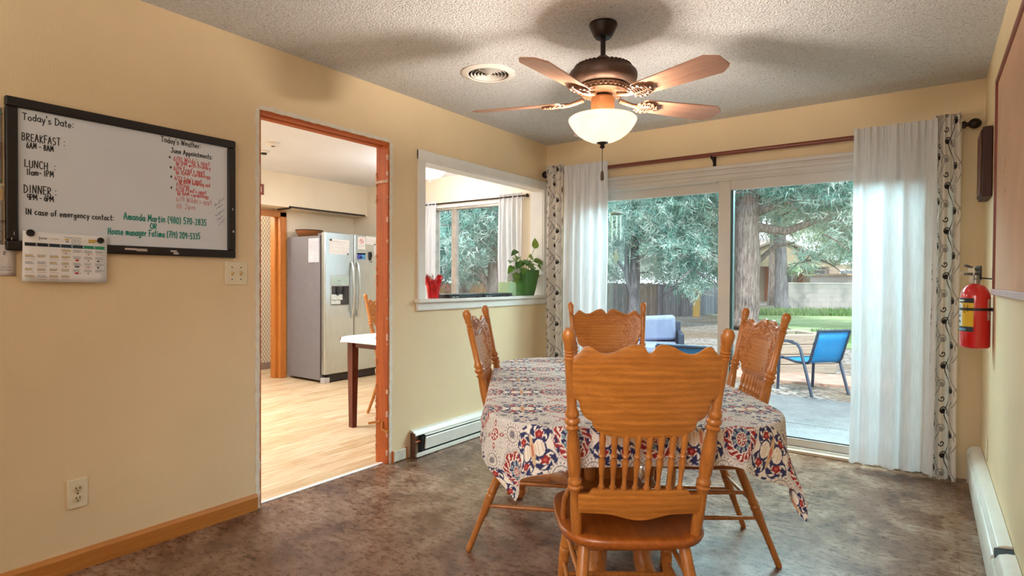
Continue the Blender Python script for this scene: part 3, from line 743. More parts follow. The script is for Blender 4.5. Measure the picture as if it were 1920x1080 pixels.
def build_chair():
    t = thing('dining_chair', 'x', 'chair')
    o0 = seat_outline()
    rows = []
    for k, z in ((.0, SEATZ-.034), (.93, SEATZ-.034), (.975, SEATZ-.028), (1.0, SEATZ-.014), (.995, SEATZ-.004), (.965, SEATZ), (.8, SEATZ-.004), (.5, SEATZ-.010), (.2, SEATZ-.011), (0, SEATZ-.011)):
        rows.append([(x*k, y*k, z) for x, y in o0])
    MB().grid(rows, True).build('seat', OAK_Y, t, smooth=60)
    for s in (-1, 1):
        p0 = (s*post_x(.435), post_y(.435), .435); p1 = (s*post_x(1.077), post_y(1.077), 1.077)
        MB().turned(p0, p1, POSTP, 18).build('back_post', OAK_Z, t, smooth=50)
    c = crest(t); carving(c)
    for i in range(8):
        u = (i-3.5)/3.5
        xa, xb = u*.114, u*.117
        MB().turned((xa, post_y(.585)+bow(xa)*.8, .585), (xb, post_y(.785)+bow(xb), .785), SPINP, 10).build('spindle', OAK_Z, t, smooth=50)
    # lower rail
    xs = [-.18+.36*i/60 for i in range(61)]; fr, bk = [], []
    for x in xs:
        ax = abs(x)
        zt = float(np.interp(ax, [0, .13, .14, .146, .15, .18], [.603, .603, .600, .588, .585, .583])); zb = .516-.009*math.cos(ax/.105*PI)*(1 if ax < .105 else 0)+(.009 if ax >= .105 else 0)
        f_, b_ = [], []
        for j in range(5):
            z = zb+(zt-zb)*j/4; e = .003 if j in (0, 4) else 0; y = post_y(z)+bow(x)*.8
            f_.append((x, y+.010-e, z)); b_.append((x, y-.010+e, z))
        fr.append(f_); bk.append(b_)
    mb = MB(); mb.grid(fr); mb.grid(bk); n, m = 61, 5; o = n*m
    for i in range(n-1):
        mb.f += [(i*m, (i+1)*m, o+(i+1)*m, o+i*m), (i*m+4, o+i*m+4, o+(i+1)*m+4, (i+1)*m+4)]; mb.c += [mb.cur]*2
    mb.build('back_rail', OAK_X, t, smooth=50)
    LG = {}
    for sx in (-1, 1):
        for sy, top, foot in ((1, (sx*.165, .145, .425), (sx*.205, .195, 0)), (-1, (sx*.150, -.135, .425), (sx*.198, -.300, 0))):
            MB().turned(foot, top, LEGP, 14).build('leg', OAK_Z, t, smooth=50); LG[sx, sy] = (Vector(foot), Vector(top))
    def at(k, z):
        f_, tp_ = LG[k]; return f_+(tp_-f_)*(z/.425)
    rod_ = [(.006, 0), (.008, .1), (.0095, .5), (.008, .9), (.006, 1)]
    for s in (-1, 1):
        for z in (.20, .305): MB().turned(at((s, -1), z), at((s, 1), z), rod_, 10).build('stretcher', OAK_Z, t, smooth=50)
    for z in (.15, .25): MB().turned(at((-1, 1), z), at((1, 1), z), rod_, 10).build('stretcher', OAK_Z, t, smooth=50)
    MB().turned(at((-1, -1), .265), at((1, -1), .265), rod_, 10).build('stretcher', OAK_Z, t, smooth=50)
    for s in (-1, 1):                                  # bent hip braces from post to seat
        MB().tube([(s*post_x(.60), post_y(.60)+.01, .60), (s*.200, -.15, .575), (s*.208, -.105, .53), (s*.210, -.075, .48), (s*.207, -.06, .447)], [.008, .009, .010, .0095, .008], 8).build('hip_brace', OAK_Z, t, smooth=60)
    return t
chair = build_chair()
def place(c, r, d, face, label):
    """face = heading of the seat front, degrees from the table's long axis"""
    p = W(r, d); c.location = p; c.rotation_euler = (0, 0, YAW+math.radians(face))
    c['label'] = label; c['group'] = 'oak pressed-back dining chairs'; return c
c2, c3, c4, c5 = [copy_tree(chair) for _ in range(4)]
place(chair, .377, 1.907, 0, 'oak pressed-back chair nearest the viewer, seen from behind, at the near end of the table')
place(c2, .135, 2.73, -90-8, 'oak pressed-back chair on the left side of the table, before the pass-through wall')
place(c3, .842, 2.645, 90-1, 'oak pressed-back chair on the right side of the table by the glass door')
place(c4, .575, 3.20, 180, 'oak pressed-back chair at the far end of the table against the white curtain')
c5.location = (-3.80, 3.69, 0); c5.rotation_euler = (0, 0, -PI/2)
c5['label'] = 'oak pressed-back chair in the kitchen behind the white-topped table'; c5['group'] = 'oak pressed-back dining chairs'

# ------------------------------------------------------------------ dining table + cloth
TC = (.425, 2.565); HW, HL, RC, TZ = .508, .805, .32, .757
tb = thing('dining_table', 'oak pedestal dining table under the printed tablecloth', 'table', W(*TC), YAW)
def rrect(hw, hl, rc, n=14):
    o = []
    for cx, cy, a0 in ((hw-rc, hl-rc, 0), (-hw+rc, hl-rc, 90), (-hw+rc, -hl+rc, 180), (hw-rc, -hl+rc, 270)):
        o += [(cx+rc*math.cos(math.radians(a0+90*i/n)), cy+rc*math.sin(math.radians(a0+90*i/n))) for i in range(n+1)]
    return o
MB().prism(rrect(HW-.006, HL-.006, RC-.006), TZ-.03, TZ-.002).build('tabletop', OAK_Y, tb, bevel=.006)
MB().prism(rrect(HW-.12, HL-.14, .25), TZ-.095, TZ-.03).build('apron', OAK_X, tb)
mb = MB()
mb.box(-.20, .20, -.32, .32, TZ-.14, TZ-.09); mb.box(-.13, .13, -.24, .24, .20, .36); mb.box(-.085, .085, -.085, .085, .14, TZ-.13)
for sx in (-1, 1):
    for sy in (-1, 1): mb.turned((sx*.085, sy*.085, .16), (sx*.085, sy*.085, TZ-.14), [(.02, 0), (.03, .1), (.022, .2), (.026, .5), (.022, .8), (.03, .9), (.02, 1)], 12)
mb.build('pedestal', OAK_Z, tb, bevel=.004)
for i, (ex, ey) in enumerate(((.30, .70), (-.38, .64), (-.10, -.38), (.10, -.38))):   # long curved legs ending in claw feet
    L_ = math.hypot(ex, ey); M = R(math.atan2(ey, ex), 'Z'); mb = MB()
    prof = [(.06, .24), (L_*.3, .25), (L_*.5, .235), (L_*.7, .20), (L_*.84, .165), (L_-.05, .12), (L_-.015, .085)]
    mb.tube([(x, 0, z) for x, z in prof], [.055, .046, .040, .036, .036, .036, .038], 10, M)
    mb.ball((L_, 0, .046), (.05, .046, .046), M=M)
    if ey > 0: mb.ball((L_-.035, 0, .135), (.075, .055, .05), M=M)
    for k in (-1, 0, 1): mb.tube([(L_-.02, k*.026, .085), (L_+.025, k*.036, .078), (L_+.055, k*.036, .045), (L_+.052, k*.034, .01)], [.016, .017, .015, .009], 7, M)
    mb.build('claw_leg', OAK_Z, tb, smooth=60)

def medallions(U, Vv):
    """printed suzani medallions; U, Vv flat cloth coordinates in metres"""
    CX, CY = .262, .30
    C = {k: np.array(lin(c)) for k, c in dict(bg=(216, 209, 202), navy=(38, 42, 88), red=(150, 36, 40), teal=(112, 140, 152), grey=(146, 140, 142), cream=(234, 226, 214), rose=(196, 96, 80), sand=(206, 176, 140)).items()}
    col = np.empty(U.shape+(4,)); col[...] = C['bg']
    def put(m, c, k=1.0): col[m] = col[m]*(1-k)+C[c]*k
    # tiny filler ornament
    f = np.sin(U*420+2*np.sin(Vv*160))*np.sin(Vv*430+2*np.sin(U*150)); put(f > .52, 'grey', .5)
    f2 = np.sin(U*95+3*np.sin(Vv*70))*np.sin(Vv*105+3*np.sin(U*60)); put(np.abs(f2-.25) < .10, 'grey', .35)
    def rel(ox, oy):
        x = (U-ox+CX/2) % CX-CX/2; y = (Vv-oy+CY/2) % CY-CY/2
        return x, y, np.hypot(x, y), np.arctan2(y, x)
    # red eight-lobed rosette
    x, y, r, th = rel(0, 0); y = y*.93; r = np.hypot(x, y); th = np.arctan2(y, x)
    L = np.abs(np.cos(4*th)); Rr = .055+.008*L
    put(r < Rr+.005, 'cream'); put(np.abs(r-Rr-.0045) < .0011, 'navy', .8)
    put(r < Rr, 'red'); k = r/Rr
    put((k > .66) & (k < .96) & (np.abs(np.sin(8*th+9*(k-.66))) > .90), 'cream'); put((k > .74) & (k < .88) & (np.cos(8*th) > .86), 'cream')
    put((k > .60) & (k < .66), 'cream'); put(k < .60, 'navy'); put((k > .30) & (k < .58) & (np.cos(8*th+PI) > -.1), 'teal'); put((k > .30) & (k < .62) & (np.abs(np.cos(8*th)) < .16), 'cream')
    put((k < .33), 'cream'); put(k < .29, 'red'); put((k < .24) & (k > .08) & (np.cos(8*th) > .25), 'cream'); put(k < .06, 'cream')
    # navy four-part cartouche
    x, y, r, th = rel(CX/2, 0)
    put((r < .083) & (np.abs(x) < .066), 'cream', .9)
    for sx in (-1, 1):
        for sy in (-1, 1):
            dx, dy = x-sx*.033, y-sy*.041; q = np.hypot(dx, dy); t2 = np.arctan2(dy, dx)
            put((q < .034), 'navy'); put((q < .030) & (q > .018) & (np.sin(5*t2+q*190) > .55), 'cream'); put(q < .0165, 'cream'); put((q < .0135+.002*np.cos(5*t2)), 'red'); put(q < .0045, 'rose')
        dx = x-sx*.024; q = np.sqrt((dx/.018)**2+(y/.027)**2); put(q < 1.25, 'navy'); put(q < 1, 'cream'); put((q < .8) & (np.abs(np.sin(dx*420)) > .93), 'sand')
    q = np.sqrt((x/.008)**2+(y/.052)**2); put(q < 1, 'sand'); put(q < .4, 'rose')
    m = (np.abs(r-.080) < .004) & (np.sin(16*th) > -.2); put(m, 'navy')
    # grey rosettes
    for ox, oy in ((CX*.25, CY*.31), (CX*.75, CY*.31), (CX*.25, -CY*.31), (CX*.75, -CY*.31)):
        x, y, r, th = rel(ox, oy); k = r/.036
        put(k < 1, 'cream', .9); put((k < 1) & (k > .84) & (np.cos(18*th) > -.1), 'grey'); put((k < .74) & (k > .62), 'grey'); put((k < .6) & (np.cos(12*th)*np.cos(k*14) > .1), 'grey', .8); put((k < .34), 'grey'); put((k < .28) & (np.cos(6*th) > .2), 'navy', .7)
    # small red flower with four petals, and small navy scroll between the rows
    x, y, r, th = rel(0, CY/2); put(r < .024, 'cream'); put(r < .0205, 'red'); put((r < .0165) & (np.cos(7*th) > -.2), 'cream'); put(r < .005, 'red')
    for a in range(4):
        ca, sa = math.cos(PI/4+a*PI/2), math.sin(PI/4+a*PI/2); p, q = x*ca+y*sa-.037, -x*sa+y*ca
        e = np.sqrt((p/.011)**2+(q/.006)**2); put(e < 1, 'red'); put(e < .45, 'cream')
    x, y, r, th = rel(CX/2, CY/2); k = r/.045
    put((k < 1) & (np.sin(3*th+k*7)*np.sin(6*th) > .15), 'navy'); put(k < .3, 'cream'); put((k < .24) & (np.cos(6*th) > 0), 'rose')
    return col
def tablecloth():
    CWx, CLy = 1.30, 1.82; offx, offy = .022, -.012
    bs = np.concatenate([np.linspace(-CLy/2, -CLy/2+.42, 170), np.linspace(-CLy/2+.42, CLy/2, 260)[1:]])
    as_ = np.linspace(-CWx/2, CWx/2, 470)
    Aa, Bb = np.meshgrid(as_, bs)
    ro = math.radians(.8)
    px = Aa*math.cos(ro)-Bb*math.sin(ro)+offx; py = Aa*math.sin(ro)+Bb*math.cos(ro)+offy
    qx, qy = np.abs(px)-(HW-RC), np.abs(py)-(HL-RC)
    mx, my = np.maximum(qx, 0), np.maximum(qy, 0); ln = np.hypot(mx, my)
    sd = ln+np.minimum(np.maximum(qx, qy), 0)-RC
    l2 = np.maximum(ln, 1e-6)
    gx = np.where(ln > 1e-6, mx/l2, (qx > qy)*1.0)*np.sign(px); gy = np.where(ln > 1e-6, my/l2, (qy >= qx)*1.0)*np.sign(py)
    s0 = np.maximum(sd, 0); s = np.where(s0 > .15, .15+(s0-.15)*np.where(px < 0, .62, .92), s0)
    nx, ny = px-gx*s0, py-gy*s0
    e = .016
    th = np.arctan2(ny/HL, nx/HW)
    corner = (np.clip(mx/.3, 0, 1)*np.clip(my/.3, 0, 1))**.7
    fold = (np.sin(th*13+.6)+.6*np.sin(th*29+1.3))*.06+corner*np.sin(th*22+.4)*.10
    flare = np.radians(9)+corner*.02+np.clip(fold, -.1, .5)
    phi = np.minimum(s/e, PI/2-flare)
    rest = np.maximum(0, s-e*(PI/2-flare))
    outw = e*np.sin(phi)+rest*np.sin(flare); down = e*(1-np.cos(phi))+rest*np.cos(flare)
    swing = rest*corner*.25*np.cos(th*22+.4)
    lx = nx+gx*outw-gy*swing; ly = ny+gy*outw+gx*swing
    z = TZ+.004-down+.0012*np.sin(px*21+1)*np.sin(py*17)*(sd < 0)
    V = np.stack([lx, ly, z], -1).reshape(-1, 3)
    c, sn = math.cos(YAW), math.sin(YAW)
    col = medallions(Aa+.02+.003*np.sin(Bb*9), Bb+.93-.105).reshape(-1, 4)
    o = fast_mesh('tablecloth', V, grid_faces(len(bs), len(as_)), attr_mat('medallion_print_cloth', .8, weave=.25), None, col, True)
    o.location = W(*TC); o.rotation_euler = (0, 0, YAW)
    tag(o, 'cream tablecloth with navy and red medallions draped over the dining table', 'tablecloth')
    return o
tablecloth()
# ------------------------------------------------------------------ ceiling fan
FX, FY = -1.283, 2.529
fan = thing('ceiling_fan', 'bronze ceiling fan with five wooden blades and a lit glass bowl over the table', 'ceiling fan', (FX, FY, H))
def fz(z): return z-H
MB().lathe([(.066, 0), (.068, -.008), (.064, -.016), (.058, -.03), (.046, -.058), (.036, -.068), (.020, -.070)], 28).build('canopy', BRONZE, fan)
MB().tube([(0, 0, -.06), (0, 0, fz(2.25))], .0125, 14).build('downrod', BRONZE, fan)
BRZ2 = simple('antique_bronze_motor', (84, 62, 50), .45, .45, var=.3, scale=18)
MB().lathe([(.022, fz(2.285)), (.027, fz(2.28)), (.030, fz(2.255)), (.034, fz(2.24))], 22).build('coupling', BRZ2, fan)
mb = MB().lathe([(.03, fz(2.246)), (.07, fz(2.244)), (.11, fz(2.236)), (.14, fz(2.222)), (.152, fz(2.212)), (.150, fz(2.209)), (.158, fz(2.206)), (.163, fz(2.196)), (.163, fz(2.178)), (.158, fz(2.163)), (.147, fz(2.148)), (.12, fz(2.138)), (.05, fz(2.134))], 48)
for i in range(40):
    a = 2*PI*i/40; mb.ball((.128*math.cos(a), .128*math.sin(a), fz(2.230)), (.011, .011, .006), 6, 4)
mb.build('motor_housing', BRZ2, fan, smooth=50)
CAST = simple('cast_cream_bronze', (128, 92, 68), .5, .15, var=.35, scale=60)
mb = MB().lathe([(.06, fz(2.137)), (.118, fz(2.139)), (.124, fz(2.132)), (.118, fz(2.126)), (.112, fz(2.115)), (.116, fz(2.110)), (.108, fz(2.104)), (.06, fz(2.102))], 40)
for i in range(32):
    a = 2*PI*i/32
    mb.ball((.118*math.cos(a), .118*math.sin(a), fz(2.120)), (.008, .008, .006), 6, 4)
    mb.ball((.100*math.cos(a+.1), .100*math.sin(a+.1), fz(2.104)), (.008, .008, .004), 6, 4)
mb.build('ornate_ring', CAST, fan, smooth=50)
MB().lathe([(.03, fz(2.11)), (.034, fz(2.10)), (.034, fz(2.088)), (.03, fz(2.085))], 20).build('switch_collar', BRONZE, fan)
mb = MB().lathe([(.03, fz(2.092)), (.050, fz(2.09)), (.056, fz(2.082)), (.056, fz(2.020)), (.061, fz(2.014)), (.061, fz(1.996)), (.05, fz(1.992))], 28)
for i in range(20):
    a = 2*PI*i/20; mb.ball((.061*math.cos(a), .061*math.sin(a), fz(2.005)), (.006, .006, .006), 6, 4)
mb.build('light_neck', simple('copper_bronze_neck', (172, 118, 76), .4, .4, var=.2), fan)
BLADE = wood('walnut_fan_blade', (200, 148, 116), (146, 98, 74), 'x', .35)
BEDGE = simple('dark_blade_edge', (40, 24, 18), .4)
def fan_blade(ang, first=[None]):
    M = T(0, 0, fz(2.072)) @ R(ang, 'Z') @ R(math.radians(-13), 'X')
    o = [(.205, -.040), (.222, -.052), (.606, -.073), (.648, -.046), (.658, -.034), (.658, .034), (.648, .046), (.606, .073), (.222, .052), (.205, .040)]
    b = MB().prism(o, -.003, .003).build('blade', BLADE, fan, smooth=0, bevel=.0012)
    b.matrix_local = M
    mb = MB()
    mb.tube([(.092, 0, .012), (.12, 0, .004), (.16, 0, -.006), (.20, 0, -.008)], [.012, .011, .010, .012], 8)
    leaf = [(.185, -.012), (.195, -.032), (.215, -.046), (.24, -.050), (.262, -.040), (.270, -.026), (.29, -.018), (.302, 0), (.29, .018), (.270, .026), (.262, .040), (.24, .050), (.215, .046), (.195, .032), (.185, .012)]
    mb.prism(leaf, -.012, -.003)
    rr = random.Random(2)
    for (x, y) in leaf[1:-1]: mb.ball((x-.006, y*.86, -.0125), (.009, .007, .004), 7, 4)
    for k in range(7):
        for s in (-1, 1):
            x = .20+.013*k; mb.tube([(x, s*.002, -.0145), (x+.008, s*(.016+.012*math.sin(k)), -.0155), (x+.002, s*.030, -.0125)], .0028, 5)
    mb.tube([(.19, 0, -.014), (.25, 0, -.017), (.298, 0, -.012)], .004, 6)
    ir = mb.build('blade_arm', CAST, b, smooth=50)
    return b
for k in range(5): fan_blade(math.radians(-17.5+72*k))
def bowl_mat():
    t = NT('alabaster_glass_bowl'); v = t.coords('Object', (5, 5, 14))
    n = t.noise(v, 2.2, 4, .6, 1.2)
    c = t.ramp(n, [(.3, (1.0, .86, .68, 1)), (.62, (1.0, .96, .89, 1))])
    em = t.n('Emission', Color=c, Strength=.50).outputs[0]
    d = t.pbr(c, .25, 0, Coat_Weight=.3)
    tr = t.n('BsdfTranslucent', Color=(1, .85, .65, 1)).outputs[0]
    a = t.n('MixShader', i0=.10, i1=d, i2=tr).outputs[0]
    return t.end(t.n('AddShader', i0=em, i1=a).outputs[0])
BOWL = bowl_mat()
MB().lathe([(.152, fz(1.990)), (.160, fz(1.984)), (.161, fz(1.977)), (.157, fz(1.968)), (.151, fz(1.957)), (.148, fz(1.953)), (.138, fz(1.938)), (.118, fz(1.916)), (.09, fz(1.896)), (.06, fz(1.882)), (.03, fz(1.874)), (.004, fz(1.871))], 48, caps=False).build('glass_bowl', BOWL, fan, smooth=60, solid=.004)
MB().lathe([(.004, fz(1.888)), (.034, fz(1.882)), (.036, fz(1.878)), (.026, fz(1.870)), (.012, fz(1.864)), (.009, fz(1.858)), (.013, fz(1.853)), (.009, fz(1.846)), (.003, fz(1.843))], 20).build('finial', BRONZE, fan)
pc = MB().tube([(0, 0, fz(1.846)), (0, 0, fz(1.735))], .0016, 6).build('pull_chain', BRONZE, fan)
MB().lathe([(.003, fz(1.738)), (.007, fz(1.730)), (.0085, fz(1.712)), (.0085, fz(1.697)), (.006, fz(1.692)), (.002, fz(1.690))], 12).build('pull_fob', simple('dark_bronze_fob', (74, 58, 44), .4, .4), pc)
MB().tube([(.07, -.02, fz(2.09)), (.075, -.022, fz(2.06)), (.075, -.022, fz(2.03))], .0016, 6).build('switch_chain', STEEL, fan)

# ------------------------------------------------------------------ ceiling vent
VM = simple('white_enamel_vent', (228, 220, 210), .45, var=.06)
ve = thing('ceiling_vent', 'round white ceiling air vent with concentric rings left of the fan', 'vent', (-2.143, 2.737, H))
mb = MB().lathe([(.118, -.0005), (.158, -.0005), (.160, -.006), (.145, -.012), (.124, -.015), (.119, -.010)], 40, caps=False).build('flange', VM, ve)
MB().lathe([(.0, -.001), (.120, -.001)], 36, caps=False).build('duct_shadow', simple('dark_duct', (40, 36, 33), .9), ve)  # flat dark disc stands for the shade inside the duct
for r_ in (.099, .078, .058, .038, .019):
    MB().lathe([(r_, -.002), (r_+.003, -.011), (r_+.007, -.013), (r_+.005, -.009), (r_+.002, -.002)], 32, caps=False).build('ring', VM, ve)
MB().ball((0, 0, -.015), (.014, .014, .006)).box(-.1, .1, -.003, .003, -.006, -.003).box(-.003, .003, -.1, .1, -.006, -.003).build('hub', VM, ve)

# ------------------------------------------------------------------ whiteboard with handwriting (on the left wall: u along +y, v up, normal +x)
UX, UV_, UN = (0, 1, 0), (0, 0, 1), (1, 0, 0)
wb = thing('whiteboard', 'black framed whiteboard with handwritten meal times and appointments on the left wall', 'whiteboard', (XL, 1.118, 1.605))
bw, bh, fw = .895, .585, .038
fm = MB()
for (y0_, y1_, z0_, z1_) in ((-bw/2, bw/2, bh/2-fw, bh/2), (-bw/2, bw/2, -bh/2, -bh/2+fw), (-bw/2, -bw/2+fw, -bh/2+fw, bh/2-fw), (bw/2-fw, bw/2, -bh/2+fw, bh/2-fw)):
    fm.box(.001, .026, y0_, y1_, z0_, z1_)
fm.build('frame', simple('espresso_frame', (19, 13, 13), .4, var=.3), wb, bevel=.006, seg=3)
MB().box(.001, .012, -bw/2+.03, bw/2-.03, -bh/2+.03, bh/2-.03).build('writing_panel', simple('dry_erase_white', (214, 220, 228), .22, var=.03, scale=3), wb, smooth=0)
de = Decal((.012, -bw/2, -bh/2), UX, UV_, UN)
BK, RD, GN, BL = (26, 24, 26), (206, 48, 36), (18, 134, 120), (62, 92, 150)
PK = (206, 116, 100)
def fit(t, x, y, h, wdt, c, w):
    n = sum(h*.42 if ch == ' ' else h*(GLYPH[ch][0]) for ch in t); sp = .16
    k = (wdt-sp*h*len(t))/n
    if k < .62: sp = .06; k = (wdt-sp*h*len(t))/n
    de.write(t, x, y, h, w, c, sp=sp, wide=k)
for row in (
("Today's Date:", 0.0535, 0.5065, 0.0220, 0.1720, BK),
("BREAKFAST :", 0.0515, 0.4265, 0.0240, 0.1450, BK),
("6AM - 8AM", 0.0655, 0.3995, 0.0180, 0.0950, BK),
("LUNCH  :", 0.0595, 0.3245, 0.0230, 0.1100, BK),
("11am- 1PM", 0.0665, 0.2965, 0.0190, 0.0910, BK),
("DINNER :", 0.0565, 0.2245, 0.0260, 0.1120, BK),
("4PM - 6PM", 0.0665, 0.1995, 0.0180, 0.0870, BK),
("IN case of emergency contact:", 0.0615, 0.1425, 0.0190, 0.3170, BK),
("Amanda Martin (480) 570-2835", 0.3995, 0.1515, 0.0240, 0.3710, GN),
("OR", 0.5045, 0.1195, 0.0190, 0.0300, GN),
("House manager Fatima (719) 209-5335", 0.3395, 0.0845, 0.0230, 0.4050, GN),
("Today's Weather:", 0.5505, 0.5185, 0.0200, 0.1840, BK),
("June Appointments:", 0.5945, 0.4765, 0.0180, 0.1950, BK),
("*", 0.5845, 0.4455, 0.0130, 0.0090, BK),
("*", 0.5885, 0.3995, 0.0130, 0.0090, BK),
("*", 0.5915, 0.3565, 0.0140, 0.0080, BK),
("*", 0.5915, 0.3065, 0.0140, 0.0080, BK),
("6/10 Wilda's appt.", 0.6045, 0.4405, 0.0190, 0.1820, RD),
("@ 1PM with Primary", 0.6155, 0.4225, 0.0150, 0.1700, RD),
("6/14 Fred's appt.", 0.6055, 0.3965, 0.0180, 0.1550, RD),
("@ 10AM cardiology", 0.6145, 0.3805, 0.0140, 0.1670, RD),
("6/23 John's appt.", 0.6095, 0.3525, 0.0160, 0.1350, RD),
("@ 8AM hearing aid", 0.6285, 0.3395, 0.0140, 0.1530, RD),
("fitting", 0.6165, 0.3235, 0.0150, 0.0580, RD),
("6/28 Fred's appt", 0.6145, 0.3025, 0.0150, 0.1470, RD),
("@ 8AM cardiology", 0.6205, 0.2845, 0.0140, 0.1520, RD),
("6/19 Wilda's appt.", 0.6155, 0.2555, 0.0200, 0.1800, PK),
("@ 2pm", 0.6195, 0.2225, 0.0200, 0.0900, PK),
):
    t_, x_, y_, h_, w_, c_ = row
    fit(t_, x_, y_, h_*1.2, w_, c_, .0044 if c_ is GN else .0018 if c_ is PK else .0024 if c_ is RD else .0034)
rb = random.Random(4)
for k in range(7):                                    # small blue note, unreadable in the photograph
    pts = [(.815-.010*(k % 3)+.006*i*.6+rb.uniform(-.003, .003), .165+.018*k+rb.uniform(-.007, .007)+.003*i) for i in range(9)]
    de.line(pts, .0016, BL)
de.build('handwriting', wb)
d2 = Decal((.0262, -bw/2, -bh/2), UX, UV_, UN)
for (y_, z_, a, b) in ((.40, .022, .09, .006), (.44, .016, .05, .005), (.585, .018, .03, .009), (.60, .01, .02, .008), (.872, .24, .008, .012), (.88, .13, .007, .010), (.02, .06, .006, .016), (.012, .04, .008, .01)):
    for q in range(3): d2.rect(y_+rb.uniform(-.004, .004), z_+rb.uniform(-.003, .003), y_+a*rb.uniform(.3, 1), z_+b*rb.uniform(.4, 1), (196, 186, 178), q*.0001)
d2.build('tape_residue', wb)

# ------------------------------------------------------------------ papers on and beside the board
PAPER = simple('white_paper', (230, 229, 228), .7, var=.02, scale=3)
def sheet(name, y0_, z0_, w, h, x, label, cat, rot=0, mat=None, curl=.0):
    t = thing(name, label, cat, (x, y0_+w/2, z0_+h/2)); t.rotation_euler = (rot, 0, 0)
    n = 8; P = [[(curl*((i/n)-.5)**2*4*(j/n < .5)*(1-j/n), -w/2+w*i/n, -h/2+h*j/n) for i in range(n+1)] for j in range(n+1)]
    MB().grid(P).build('paper_sheet', mat or PAPER, t, solid=.0006)
    return t, Decal((.0006, -w/2, -h/2), UX, UV_, UN)
cal, d = sheet('activity_calendar', .717, 1.192, .282, .195, XL+.0285, 'printed June activities calendar held by two magnets on the lower left of the whiteboard', 'calendar', rot=math.radians(-1.0))
cw_, ch_ = .282, .195
d.font('June', .050, .1665, .0150, (60, 60, 62)); d.squiggle(.092, .112, .170, .004, 0, (150, 150, 150), 1)
d.font('Activities Calendar', .132, .1775, .0078, (110, 110, 112))
for k in range(4): d.squiggle(.155, .185+.004*(k % 2), .171-.006*k, .0035, 0, (140, 150, 160), k)
d.rect(.134, .168, .149, .173, (202, 166, 70)); d.rect(.137, .160, .147, .165, (96, 110, 130))
d.rect(.214, .170, .256, .177, (208, 172, 76)); d.rect(.214, .163, .238, .169, (208, 172, 76))
hb = [(20, 26, 34), (24, 30, 38), (28, 46, 62), (30, 54, 74), (30, 54, 74), (40, 138, 104), (46, 148, 110)]
for i in range(7):
    x0_ = .006+i*.0386; d.rect(x0_, .138, x0_+.0376, .151, hb[i]); d.rect(x0_+.0345, .141, x0_+.0365, .149, (214, 220, 224), .0002)
rr = random.Random(8)
for row in range(5):
    for c in range(7):
        if row == 0 and c < 3 or row == 4 and c > 3: continue
        x0_ = .008+c*.0386; z_ = .133-row*.0262
        d.squiggle(x0_, x0_+.026, z_-.003, .0026, 0, (130, 130, 136), row*9+c)
        for k in range(2):
            yel = c < 4 and rr.random() < .7
            d.rect(x0_, z_-.008-k*.0042, x0_+rr.uniform(.022, .032), z_-.0048-k*.0042, (206, 170, 74) if yel and k == 0 else (186, 186, 190))
        if rr.random() < .6: d.squiggle(x0_+.002, x0_+.03, z_-.0195, .0024, 0, (190, 110, 100), row*5+c)
        if (row, c) in ((1, 4), (3, 4)): d.rect(x0_+.008, z_-.021, x0_+.020, z_-.0145, (184, 40, 46), .0002)
        if (row, c) == (2, 4): d.rect(x0_+.006, z_-.021, x0_+.022, z_-.0145, (74, 84, 104), .0002)
        if c == 6 and row in (1, 2): d.poly([(x0_+.006, z_-.019), (x0_+.011, z_-.023), (x0_+.016, z_-.018), (x0_+.010, z_-.014)], (40, 66, 74), .0002)
        if c in (3, 5) and rr.random() < .7: d.rect(x0_+.012, z_-.021, x0_+.017, z_-.016, (170, 110, 70), .0002)
d.build('printing', cal)
for (y_, z_, r_, lab) in ((.741, 1.382, .0135, 'round black magnet on the left corner of the calendar'), (.975, 1.366, .0125, 'round black magnet on the right corner of the calendar')):
    o = MB().lathe([(r_*.7, 0), (r_, .001), (r_, .007), (r_*.86, .0095), (r_*.7, .009), (r_*.62, .0075), (0.001, .0075)], 20, R(PI/2, 'Y')).build('fridge_magnet', BLACKP)
    o.location = (XL+.0295, y_, z_); tag(o, lab, 'magnet', 'round black magnets')
pa, d = sheet('wall_notice', .46, 1.565, .205, .285, XL+.003, 'printed notice with a green stripe mostly hidden left of the whiteboard, upper one', 'notice', mat=simple('cream_notice', (214, 206, 194), .7))
d.rect(.0, .262, .205, .270, (84, 130, 90)); d.rect(.150, .10, .205, .155, (120, 96, 84))
for k in range(9): d.squiggle(.02, .196, .245-.011*k, .005, 0, (90, 90, 92), k)
d.rect(.0, .008, .205, .014, (84, 130, 90)); d.build('printing', pa)
pb, d = sheet('wall_notice', .47, 1.325, .196, .232, XL+.003, 'printed notice with blue heading and black text left of the whiteboard, lower one', 'notice', mat=PAPER)
d.rect(0, .175, .196, .222, (204, 176, 126)); d.font('for', .155, .143, .026, (52, 112, 140))
for k, s_ in enumerate(('the', 'voice', 'residents')): d.font(s_, .158-.004*k, .125-.016*k, .016, (50, 50, 52))
for k in range(7): d.squiggle(.02, .19, .078-.011*k, .005, 0, (110, 110, 112), k)
d.build('printing', pb)
pcx, d = sheet('wall_notice', .50, 1.215, .202, .118, XL+.0045, 'loose white page hanging below the other notices beside the calendar', 'notice', mat=simple('grey_white_page', (218, 214, 212), .7))
d.font('g', .165, .085, .02, (60, 60, 62)); d.squiggle(.10, .195, .032, .004, 0, (150, 150, 150), 2); d.squiggle(.09, .196, .022, .004, 0, (150, 150, 150), 3)
d.build('printing', pcx)

